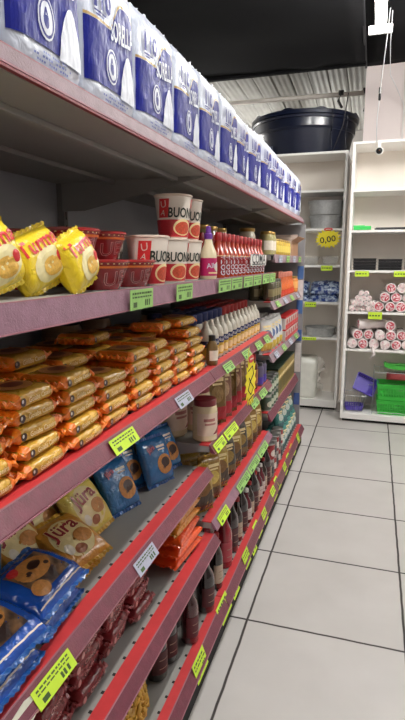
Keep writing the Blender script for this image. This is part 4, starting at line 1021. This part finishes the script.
# floor level of the far bay
tl = pouch('teal_packet', (58, 128, 122), (40, 90, 96), (196, 204, 196), .11, .15, .045, 7)
tb = tin('grey_tin', .036, .11, (110, 108, 104), (60, 60, 64)); tr = tin('red_tin', .036, .11, (150, 36, 40), (210, 200, 190))
for k in range(5):
    for l in range(2): place((tb, tr)[(k + l) % 2], (-.57, 3.15 + .08 * k, S6 + .003 + .112 * l), (0, 0, PI / 2 - .4), '%s tin at floor level, far bay, %s layer, %s from the left' % (('grey', 'red')[(k + l) % 2], laynm[l], nth(k)), 'tins at floor level in the far bay', 'tin')
for k in range(6):
    for r in range(2): put(tl, -.575 - .075 * r, 3.60 + .112 * k, S6 + .086, -.08, 0, -.3, 'teal packet at floor level in the far bay, %s row, %s from the left' % (('front', 'back')[r], nth(k)), 'teal packets at floor level', 'packet', 1.)
for k in range(4):
    put(tl, -.60, 3.66 + .15 * k, S6 + .235, -.2, 0, -.3, 'teal packet resting on top of the teal row, %s from the left' % nth(k), 'teal packets at floor level', 'packet')

# ------------------------------------------------------------------ back shelving units
CREAMW = M('cream_shelf_panel', (240, 232, 222), .5, var=.05, vscale=3); WPAN = M('white_shelf_edge', (240, 238, 234), .4, var=.03)
def cabinet(nm, label, x0, x1, y0, y1, h, zs, base):
    t = thing(nm, label, 'shelving', 'white shelving units by the back wall', loc=((x0 + x1) / 2, (y0 + y1) / 2, 0)); T = Matrix.Translation((-(x0 + x1) / 2, -(y0 + y1) / 2, 0))
    for xx in (x0, x1 - .025): MB().rbox(xx, y0, .03, xx + .025, y1, h, .002, 1).xf(T).build('side_panel', WPAN, t)
    MB().box(x0 + .025, y1 - .012, .03, x1 - .025, y1, h).xf(T).build('back_panel', CREAMW, t)
    MB().rbox(x0 + .025, y0, h - .022, x1 - .025, y1 - .012, h, .002, 1).xf(T).build('top_panel', WPAN, t)
    for z in zs: MB().rbox(x0 + .025, y0 + .01, z - .022, x1 - .025, y1 - .012, z, .002, 1).xf(T).build('shelf', WPAN, t)
    MB().rbox(x0 + .025, y0, .03, x1 - .025, y1 - .012, base, .003, 1).xf(T).build('bottom_shelf', WPAN, t)
    MB().box(x0 + .02, y0 + .04, 0, x1 - .02, y1, .03).xf(T).build('plinth', M('plinth_black', (20, 20, 20), .7), t)
    return t
LX0, LX1, LY0, LY1 = -1.45, -.292, 5.37, 5.78
cabinet('shelving_unit', 'white shelving unit under the dark water tank, beyond the long shelving', LX0, LX1, LY0, LY1, 2.515, (2.17, 1.81, 1.46, 1.10, .745), .105)
RX0, RX1, RY0, RY1 = -.238, .80, 5.03, 5.44
cabinet('shelving_unit', 'white shelving unit with cup rolls and green baskets at the right edge', RX0, RX1, RY0, RY1, 2.515, (2.118, 1.77, 1.418, 1.045, .70), .085)
# structure carrying the tank behind the left unit
stnd = thing('tank_stand', 'pale stand behind the shelving unit that carries the water tank', 'stand', loc=(-.80, 6.2, 0))
MB().rbox(-.62, -.40, 2.46, .58, .40, 2.505, .004).build('platform', CREAMW, stnd)
for sx in (-.58, .5):
    for sy in (-.36, .32): MB().box(sx, sy, 0, sx + .05, sy + .05, 2.46).build('leg', CREAMW, stnd)
TANK = M('navy_tank_plastic', (16, 24, 46), .3, var=.2, vscale=6, coat=.3)
tk = thing('water_tank', 'large dark navy round water tank on top of the back shelving unit', 'tank', loc=(-.78, 5.94, 2.515))
tk.scale = (.93, .93, .80)
MB().lathe([(.46, 0), (.48, .01), (.535, .30), (.545, .30), (.55, .325), (.555, .33), (.56, .42), (.575, .425), (.58, .45), (.57, .46)], 64).build('body', TANK, tk, autosmooth=True)
MB().lathe([(.575, .455), (.592, .46), (.592, .50), (.57, .515), (.40, .55), (.2, .575), (.0, .58)], 64, cap1=False).build('lid', TANK, tk, autosmooth=True)
for a in (-.9, -.18, .42, 1.3, 2.2, 3.2, 4.2):
    R_ = Matrix.Rotation(a, 4, 'Z')
    MB().extr([(-.08, 0), (.08, 0), (.02, .022), (-.02, .022)], -.585, -.565).xf(R_ @ Matrix.Identity(4)).xf(Matrix.Translation((0, 0, .505))).build('lid_clasp', TANK, tk, bevel=.004)
tmap = lambda a0: (lambda x, z, e: ((.50 + z * .18 + .006 + e) * math.sin(a0 + x / .52), -(.50 + z * .18 + .006 + e) * math.cos(a0 + x / .52), z))
decal('logo_plate', rect2d(-.045, .05, .045, .135, 6, 3), tmap(-.62), M('tank_logo_grey', (96, 104, 122), .5), tk, .003)
decal('logo_mark', text2d('V', .10, 0, .09, 0, .01), tmap(-.62), TANK, tk, .0045)
for a in (.62, .95):
    pts = [((.59 + .004 * math.sin(k)) * math.sin(a + .02 * math.sin(k * .7)), -(.56 + .03) * math.cos(a) - .01, .5 - k * .045) for k in range(11)]
    MB().tube(pts, .007, 6).build('hanging_hose', M('hose_dark', (30, 32, 44), .4), tk, True)
MB().tube([(.36, -.50, .02), (.46, -.60, .28), (.50, -.62, .62)], .005, 6).build('rope', M('dark_rope', (60, 58, 60), .7), tk, True)

ALU = M('aluminium', (190, 192, 192), .32, metal=.45, var=.3, vscale=50, bump=.5, bscale=110)
def basin(nm, r, h, rim=.012, label='', cat='basin', loc=(0, 0, 0), grp=None, mat=None):
    t = thing(nm, label, cat, grp, loc=loc)
    MB().lathe([(0, 0), (r * .86, 0), (r * .9, .004), (r * .985, h), (r * .97, h), (r * .88, .007), (0, .006)], 40, cap0=False, cap1=False).build('bowl', mat or ALU, t, autosmooth=True)
    MB().lathe([(r * .97, h - rim * .5), (r * 1.03, h - rim), (r * 1.05, h), (r * .97, h + .003)], 40, cap0=False, cap1=False).build('rolled_rim', mat or ALU, t, autosmooth=True)
    return t
zb = 1.812
basin('aluminium_basin', .155, .125, .012, 'lower aluminium basin of the pair above the starburst sign', 'basin', (-.495, 5.56, zb), 'aluminium basins')
basin('aluminium_basin', .168, .135, .014, 'upper patterned aluminium basin of the pair, with the wider rim', 'basin', (-.495, 5.56, zb + .130), 'aluminium basins')
basin('aluminium_basin', .135, .09, .012, 'small grey basin on the shelf behind the end of the wrapped packs', 'basin', (-.84, 5.56, zb), 'aluminium basins')
basin('cake_pan', .155, .085, .012, 'round metal pan on the shelf above the white sack', 'pan', (-.50, 5.56, .747))
basin('cake_pan', .14, .03, .01, 'shallow metal pan nested inside the round pan above the white sack', 'pan', (-.50, 5.56, .757))
GL = M('clear_plastic', (214, 218, 218), .08, var=.02, alpha=.32, coat=1.)
for k, (x, w_) in enumerate([(-.62, .13), (-.43, .15)]):
    t = thing('clear_container', 'clear plastic container on the shelf under the starburst sign, %s one' % ('left', 'right')[k], 'container', 'clear containers under the starburst sign', loc=(x, 5.55, 1.462))
    MB().lathe([(.05, 0), (.062, .004), (.078, .065), (.080, .07)], 32).build('bowl', GL, t, autosmooth=True)
    MB().lathe([(.083, .068), (.085, .072), (.083, .08), (.03, .086)], 32).build('lid', GL, t, autosmooth=True)
    t.scale = (1.05, 1, 1)
NB = M2('blue_checked_film', (44, 66, 128), (176, 192, 214), 26, .52, .10, .25, .5, .6)
for k, (x, z, rz) in enumerate([(-.76, .045, .05), (-.47, .045, -.05), (-.77, .128, -.05), (-.46, .125, .06), (-1.08, .045, 0)]):
    t = thing('blue_bundle', 'x', 'package', 'blue checked bundles')
    b, fm, _ = pillow('wrapper', .28, .21, .09, NB, t, None, seed=30 + k, wr=.007, fin=.006, crimp='x')
    decal('white_patches', join2d(ell2d(-.05, .02, .03, .035), ell2d(.06, -.03, .03, .025), ell2d(.01, -.06, .022, .016)), fm, M('pale_blue_patch', (186, 198, 214), .35, var=.2, vscale=60), b, .002)
    decal('navy_patches', join2d(ell2d(.0, .03, .02, .03), ell2d(-.08, -.04, .025, .02), ell2d(.09, .04, .025, .02)), fm, M('navy_patch', (34, 48, 100), .35), b, .0022)
    t['label'] = 'blue and white checked bundle, ' + ['lower left of the four in view', 'lower right of the four in view', 'upper left of the four in view', 'upper right of the four in view', 'hidden at the left end of the shelf'][k]
    t.matrix_world = Matrix.Translation((x, 5.52, 1.102 + z + .005)) @ Matrix.Rotation(rz, 4, 'Z') @ Matrix.Rotation(-1.1, 4, 'X')
# white sack
sk = thing('white_sack', 'large white filled sack on the bottom of the left back shelving unit', 'sack', loc=(-.66, 5.55, .107))
def sack():
    v = []; f = []; n = 44; m = 22
    for j in range(m + 1):
        q = j / m; z = .41 * q
        s_ = 1 - .12 * max(0, (q - .86) / .14) ** 2 - .05 * max(0, (.08 - q) / .08)
        for k in range(n):
            a = 2 * PI * k / n; c, s = math.cos(a), math.sin(a)
            x = math.copysign(abs(c) ** .35, c) * .155 * s_; y = math.copysign(abs(s) ** .35, s) * .14 * s_
            w_ = .009 * noise.noise(Vector((x * 12, y * 12, z * 14))) + .004 * noise.noise(Vector((x * 40, y * 40, z * 30)))
            v.append((x * (1 + w_ * 6), y * (1 + w_ * 6), z + w_ * (j > 0)))
    for j in range(m):
        for k in range(n): f.append((j * n + k, j * n + (k + 1) % n, (j + 1) * n + (k + 1) % n, (j + 1) * n + k))
    f += [tuple(range(n))[::-1], tuple(m * n + k for k in range(n))]
    return v, f
mesh('sack_body', *sack(), film('white_sack_film', (238, 238, 228), rough=.35, bump=.3, bscale=20), sk, True)
vs = []; fs = []; m = 26
for k in range(m + 1):
    q = k / m; z = .40 - .34 * q
    for r in range(5):
        out = r / 4 * (.05 + .03 * math.sin(q * 7) + .015 * math.sin(q * 23))
        vs.append((.150 + out, -.04 + .03 * math.sin(q * 19 + r) * r / 4, z + .02 * math.sin(q * 13 + r * .8)))
for k in range(m):
    for r in range(4): fs.append((k * 5 + r, k * 5 + r + 1, k * 5 + r + 6, k * 5 + r + 5))
o = mesh('loose_film', vs, fs, film('sack_loose_film', (214, 208, 200), rough=.25, bump=.4), sk, True); o.modifiers.new('s', 'SOLIDIFY').thickness = .0015

# yellow starburst and shelf tags on the back units
burst('starburst_sign', .26, .20, 'wide yellow starburst price sign with red oval below the aluminium basins', (-.445, 5.362, 1.712), 0, '0,00', 'yellow starburst signs', .16)
def btag(x, y, z, w_, lab, c=NEON, hh=.05):
    t = thing('shelf_tag', lab, 'price tag', 'neon tags on the back shelving units', loc=(x, y, z)); MB().box(-w_ / 2, -.0012, -hh, w_ / 2, 0, 0).build('card', c, t)
    rnd = random.Random(int(abs(x) * 97 + z * 31)); q = []
    xx = -w_ * .4
    while xx < w_ * .35: l = rnd.uniform(.008, .02); q.append(rect2d(xx, -hh * .6, xx + l, -hh * .4, 1, 1)); xx += l + .008
    decal('print', join2d(*q), lambda x_, z_, e: (x_, -.0012 - e, z_), TICK, t, .0004)
btag(-.445, 5.378, 1.456, .11, 'neon tag on the shelf holding the clear containers')
btag(-.59, 5.378, 1.098, .11, 'neon tag on the shelf holding the blue bundles')
btag(-.60, 5.378, .745, .16, 'neon tag on the shelf holding the round metal pan', hh=.03)
btag(-.105, 5.038, 1.412, .12, 'neon tag under the left black tray')
btag(.215, 5.038, 1.412, .10, 'neon tag under the black trays at the right edge of the picture')
btag(.028, 5.038, 1.046, .12, 'neon tag below the upper pile of cup rolls', hh=.065)
gp = thing('green_sleeve', 'bright green paper sleeve lying on the second shelf of the right unit', 'packet', loc=(-.125, 5.10, 1.772))
MB().rbox(-.075, -.04, 0, .075, .04, .035, .004).build('sleeve_body', M('bright_green_card', (60, 196, 92), .45), gp)
MB().rbox(-.078, -.02, .028, .02, .042, .042, .003).build('folded_end', MATS['bright_green_card'], gp)
bl = thing('black_tray_stack', 'flat black trays lying beside the green sleeve', 'tray', loc=(.32, 5.16, 1.772))
MB().rbox(-.34, -.10, 0, .34, .10, .014, .004).build('tray_base', BLACK_PL, bl); MB().rbox(-.33, -.09, .014, .33, .09, .020, .002).build('tray_rim', BLACK_PL, bl)
def black_box(x, w_, h_, lab):
    t = thing('black_tray', lab, 'tray', 'black plastic trays', loc=(x, 5.17, 1.420))
    q = MB()
    for l in range(4):
        z = l * h_ / 4
        q.rbox(-w_ / 2 + .004, -.085, z, w_ / 2 - .004, .085, z + h_ / 4 - .004, .003, 1)
    q.build('tray_body', BLACK_PL, t)
    q = MB()
    for l in range(4):
        z = (l + 1) * h_ / 4 - .006; q.rbox(-w_ / 2, -.09, z, w_ / 2, .09, z + .005, .002, 1)
    q.build('rims', M('tray_rim_black', (38, 38, 42), .3), t)
    for xx in (-w_ * .25, w_ * .02, w_ * .3): MB().box(xx - .002, -.0868, .004, xx + .002, -.085, h_ - .008).build('rib', MATS['tray_rim_black'], t)
black_box(-.088, .205, .105, 'stack of black plastic trays at the left of its shelf')
black_box(.130, .205, .098, 'stack of black plastic trays second from the left')
black_box(.35, .19, .14, 'taller stack of black plastic trays cut by the right edge')
# cup rolls: white tubes of nested cups with red ends, end on
ROLLW = film('roll_film', (236, 226, 224), rough=.25, bump=.5, bscale=60); ROLLR = M2('roll_red', (188, 36, 62), (232, 190, 194), 34, .56, .05, .35, .4, .3); ROLLP = M2('roll_pale', (226, 180, 184), (240, 232, 228), 34, .48, .08, .35, .4, .3); ROLLI = M('roll_inner', (236, 214, 214), .4, var=.2, vscale=80)
def cup_roll(r, L_, nm='cup_roll', endm=None):
    t = thing(nm, 'x', 'roll')
    n = 24; q = MB(); prof = [(r * .55, 0), (r * .9, .001), (r, .008), (r * .985, .05), (r, .10), (r * .98, L_ - .01), (r * .7, L_)]
    q.lathe(prof, n).xf(Matrix.Rotation(-PI / 2, 4, 'X')); b = q.build('film_tube', ROLLW, t, True)
    MB().lathe([(0, -.0015), (r * .78, -.0015), (r * .80, .004)], n, cap0=False, cap1=False).xf(Matrix.Rotation(-PI / 2, 4, 'X')).build('cup_end', endm or ROLLR, t)
    MB().tube([(r * .9 * math.cos(2 * PI * k / 20), .002, r * .9 * math.sin(2 * PI * k / 20)) for k in range(20)], r * .12, 6, closed=True).build('rim_ring', ROLLW, t, True)
    ms = []
    for k in range(3):
        a = k * 2.3 + .5; ms.append(ell2d(r * .42 * math.cos(a), r * .42 * math.sin(a), r * .34, r * .12, 8, 1, rot=a + 1))
    decal('pale_marks', join2d(*ms), lambda x, z, e: (x, -.0015 - e, z), ROLLI, t, .001)
    MB().tube([(0, -.002, 0), (r * .3, -.015, r * .35), (r * .1, -.03, r * .55)], [.004, .003, .001], 5).build('twisted_film', ROLLW, t, True)
    return t
R1, R2 = .047, .026
big, small, pale = cup_roll(R1, .30), cup_roll(R2, .22, 'paper_roll', ROLLP), cup_roll(R1, .30, 'cup_roll', ROLLP)
def pile(proto, r, xs, z0, label, grp, rows, depth=5.06, squeeze=.88):
    i = 0
    for row in range(rows):
        n = len(xs) - row; 
        for k in range(n):
            x = (xs[k] + xs[k + row]) / 2; z = z0 + r + row * r * 1.78
            place(pale if (proto is big and row == 0 and rows == 2 and k % 3 != 1) or (proto is big and (k + row) % 4 == 3) else proto, (x + random.uniform(-.003, .003), depth + random.uniform(-.02, .03) + .006 * row, z), (random.uniform(-.05, .05), random.uniform(-3, 3), random.uniform(-.16, .16)),
                  label % (['bottom', 'second', 'third', 'top'][row], nth(k)), grp, 'roll', random.uniform(.94, 1.0) if proto is not small else random.uniform(.9, 1.08))
xs = [.055 + .0955 * k for k in range(7)]
pile(big, R1, xs, 1.047, 'cup roll on the upper roll shelf, %s layer, %s from the left', 'cup rolls on the upper shelf', 3)
xs = [-.180 + .050 * k for k in range(5)]
pile(small, R2, xs, 1.047, 'small pale roll in the left bunch, %s layer, %s from the left', 'small pale rolls on the upper shelf', 4)
xs = [-.160 + .0955 * k for k in range(9)]
pile(big, R1, xs, .702, 'cup roll on the lower roll shelf, %s layer, %s from the left', 'cup rolls on the lower shelf', 2)
o = place(big, (-.115, 5.12, .702 + R1 * 4.75), (0, 0, -1.25), 'white cup roll lying sideways on top of the lower pile', 'cup rolls on the lower shelf', 'roll')
place(big, (.165, 5.07, .702 + R1 * 4.65), (0, 1.1, .02), 'red ended cup roll alone on top of the lower pile, right of the sideways one', 'cup rolls on the lower shelf', 'roll')
# film tail hanging from the lower pile
ft = thing('loose_film', 'torn clear white film hanging from the lower cup rolls', 'film', loc=(.02, 5.02, .70))
MB().tube([(0, .03, .02), (.01, .0, .0), (.02, -.006, -.035), (-.01, -.01, -.07)], [.012, .018, .014, .004], 7).build('film_tail', ROLLW, ft, True)

# ------------------------------------------------------------------ baskets
GREEN = M('green_plastic', (60, 190, 66), .35, var=.08); GREEN2 = M('green_lid_plastic', (66, 176, 62), .35); PURP = M('purple_plastic', (84, 66, 176), .35); WIRE = M('steel_wire', (176, 176, 176), .3, metal=.8)
def basket(nm, label, w_, d_, h_, mat, loc, rot=(0, 0, 0), grp=None, ribs=16, text=None):
    t = thing(nm, label, 'basket', grp, loc=loc, rot=rot); tp = .9
    def P_(u, v, z):       # u,v in -1..1 on the outline at height z
        s_ = tp + (1 - tp) * z / h_; return Vector((u * w_ / 2 * s_, v * d_ / 2 * s_, z))
    MB().rbox(-w_ / 2 * tp, -d_ / 2 * tp, 0, w_ / 2 * tp, d_ / 2 * tp, .004, .0015, 1).build('base', mat, t)
    def band(z0, z1, nm_, th=.004):
        q = MB()
        for (a, b) in (((-1, -1), (1, -1)), ((1, -1), (1, 1)), ((1, 1), (-1, 1)), ((-1, 1), (-1, -1))):
            p0, p1, p2, p3 = P_(*a, z0), P_(*b, z0), P_(*b, z1), P_(*a, z1); nrm = (p1 - p0).cross(p3 - p0).normalized() * th
            v = [p0, p1, p2, p3, p0 - nrm, p1 - nrm, p2 - nrm, p3 - nrm]
            q.add(v, [(0, 1, 2, 3), (7, 6, 5, 4), (0, 4, 5, 1), (1, 5, 6, 2), (2, 6, 7, 3), (3, 7, 4, 0)])
        return q.build(nm_, mat, t)
    band(0, h_ * .22, 'lower_wall'); band(h_ * .74, h_, 'upper_wall'); band(h_ * .94, h_ * 1.0, 'rim', -.006)
    q = MB()
    for i in range(ribs):
        u = -1 + 2 * (i + .5) / ribs
        for s_ in (-1, 1):
            for (a, b) in (((u, s_), None), ((s_, u), None)):
                q.tube([P_(a[0] * .985, a[1] * .985, h_ * .2), P_(a[0] * .985, a[1] * .985, h_ * .76)], .0052 if ribs > 10 else .006, 5)
    q.build('slatted_wall', mat, t)
    q = MB()
    for zz in (.4, .58):
        c = [P_(-1, -1, h_ * zz), P_(1, -1, h_ * zz), P_(1, 1, h_ * zz), P_(-1, 1, h_ * zz)]
        q.tube([p * 1 for p in c], .003, 5, closed=True)
    q.build('cross_bar', mat, t)
    return t
bz = .088
basket('green_basket', 'lower green plastic basket at the lower right', .34, .24, .135, GREEN, (.255, 5.19, bz), grp='green baskets', ribs=22)
basket('green_basket', 'upper green plastic basket standing on the lower one', .34, .24, .15, GREEN, (.255, 5.19, bz + .138), grp='green baskets', ribs=22)
# wire rack over the baskets
wr_ = thing('wire_rack', 'thin steel wire rack around the green baskets', 'rack', loc=(.24, 5.21, bz))
q = MB()
for x in (-.19, .19):
    for y in (-.145, .14): MB().tube([(x, y, 0), (x, y, .42)], .0035, 6).build('upright', WIRE, wr_)
for z in (.02, .40): MB().tube([(-.19, -.145, z), (.19, -.145, z), (.19, .14, z), (-.19, .14, z)], .003, 6, closed=True).build('frame_ring', WIRE, wr_)
q = MB()
for k in range(9): x = -.19 + .38 * k / 8; q.tube([(x, -.145, .40), (x, .14, .40)], .0018, 5)
q.build('top_grid', WIRE, wr_)
gl_ = thing('green_dish', 'long green dish resting on top of the wire rack', 'dish', loc=(.285, 5.19, bz + .405), rot=(-.12, 0, 0))
q = MB(); n = 16
pr = [(-.15 + .30 * k / n, .028 * (2 * abs(k / n - .5)) ** 2.5) for k in range(n + 1)]
q.extr([(a, b + .008) for a, b in pr] + [(a * .96, b + .05) for a, b in pr[::-1]], -.10, .10)
q.build('dish_body', GREEN2, gl_, bevel=.004)
MB().rbox(-.155, -.108, .055, .155, .108, .064, .003).build('dish_rim', GREEN2, gl_)
rd = thing('red_bag', 'small red net package behind the rack bars above the upper basket', 'bag', loc=(.27, 5.17, bz + .29 + .062), rot=(0, 0, 0))
pillow('net', .20, .075, .10, M('dusty_red', (168, 70, 70), .5, var=.3, vscale=60, bump=.4), rd, None, seed=41, crimp='x', fin=.008)
basket('purple_basket', 'purple plastic tray tilted on its corner between the wire baskets', .20, .17, .05, PURP, (-.035, 5.20, bz + .235), (1.0, .42, .15), grp='purple trays', ribs=10)
basket('purple_basket', 'purple plastic tray lying flat inside the left wire basket', .16, .15, .045, PURP, (-.118, 5.16, bz + .012), (0, 0, .1), grp='purple trays', ribs=9)
def wire_basket(loc, w_, d_, h_, label, rot=(0, 0, 0)):
    t = thing('wire_basket', label, 'basket', 'wire baskets', loc=loc, rot=rot)
    for z, s_ in ((.003, .7), (h_, 1)): MB().tube([(-w_ / 2 * s_, -d_ / 2 * s_, z), (w_ / 2 * s_, -d_ / 2 * s_, z), (w_ / 2 * s_, d_ / 2 * s_, z), (-w_ / 2 * s_, d_ / 2 * s_, z)], .0028, 6, closed=True).build('ring', WIRE, t)
    q = MB()
    for i in range(9):
        u = -1 + 2 * i / 8
        for s_ in (-1, 1):
            q.tube([(u * w_ * .35, s_ * d_ * .35, .003), (u * w_ / 2, s_ * d_ / 2, h_)], .0014, 5); q.tube([(s_ * w_ * .35, u * d_ * .35, .003), (s_ * w_ / 2, u * d_ / 2, h_)], .0014, 5)
        q.tube([(u * w_ * .35, -d_ * .35, .003), (u * w_ * .35, d_ * .35, .003)], .0014, 5)
    q.build('wire_mesh', WIRE, t)
    return t
wire_basket((-.118, 5.165, bz + .001), .215, .21, .16, 'low wire basket at the left holding a purple tray')
wire_basket((-.0, 5.20, bz + .001), .12, .16, .24, 'upright wire basket supporting the tilted purple tray', (0, 0, .25)).location = (.005, 5.30, bz + .001)

# ------------------------------------------------------------------ camera on the wall unit and cables
sc_ = thing('security_camera', 'small black dome camera under the top edge of the right shelving unit', 'camera', loc=(-.018, 5.022, 2.425))
MB().lathe([(.030, 0), (.033, .004), (.033, .012), (.028, .016)], 24).xf(Matrix.Rotation(PI / 2, 4, 'X')).build('mount_ring', WHITE_PL, sc_, autosmooth=True)
MB().lathe([(.027, .012), (.0265, .02), (.018, .032), (.008, .036)], 24).xf(Matrix.Rotation(PI / 2, 4, 'X')).build('dome', BLACK_PL, sc_, True)
MB().lathe([(.006, .035), (.005, .038)], 12).xf(Matrix.Rotation(PI / 2, 4, 'X')).build('lens', M('amber_lens', (120, 80, 50), .2), sc_, True)
CB = M('white_cable', (220, 220, 220), .4)
MB().box(-.012, .0, .02, .012, .012, .09).build('mounting_arm', WHITE_PL, sc_)
def cable(pts, r, label, grp='white cables by the lamp'):
    p0 = Vector(pts[-1]); t = thing('cable', label, 'cable', grp, loc=p0)
    MB().tube([Vector(p) - p0 for p in pts], r, 6).build('cord', CB, t, True); return t
cable([(.005, 4.30, 3.268), (-.005, 4.5, 3.15), (-.03, 4.75, 2.93), (-.05, 4.95, 2.66), (-.045, 5.02, 2.50), (-.02, 5.03, 2.516)], .0038, 'thick white cable running from the lamp down to the black dome camera')
cable([(.02, 4.30, 3.268), (.02, 4.7, 3.15), (.035, 5.1, 3.05), (.10, 5.3, 2.99), (.16, 5.43, 2.90), (.19, 5.447, 2.80)], .003, 'thin white cable branching right towards the wall')
pl = thing('cable_connector', 'black cable joint halfway down the white camera cable', 'connector', loc=(-.038, 4.83, 2.83), rot=(.25, 0, 0))
MB().lathe([(.004, -.05), (.010, -.045), (.010, .0), (.007, .005), (.010, .01), (.010, .045), (.004, .05)], 12).build('joint', BLACK_PL, pl, True)
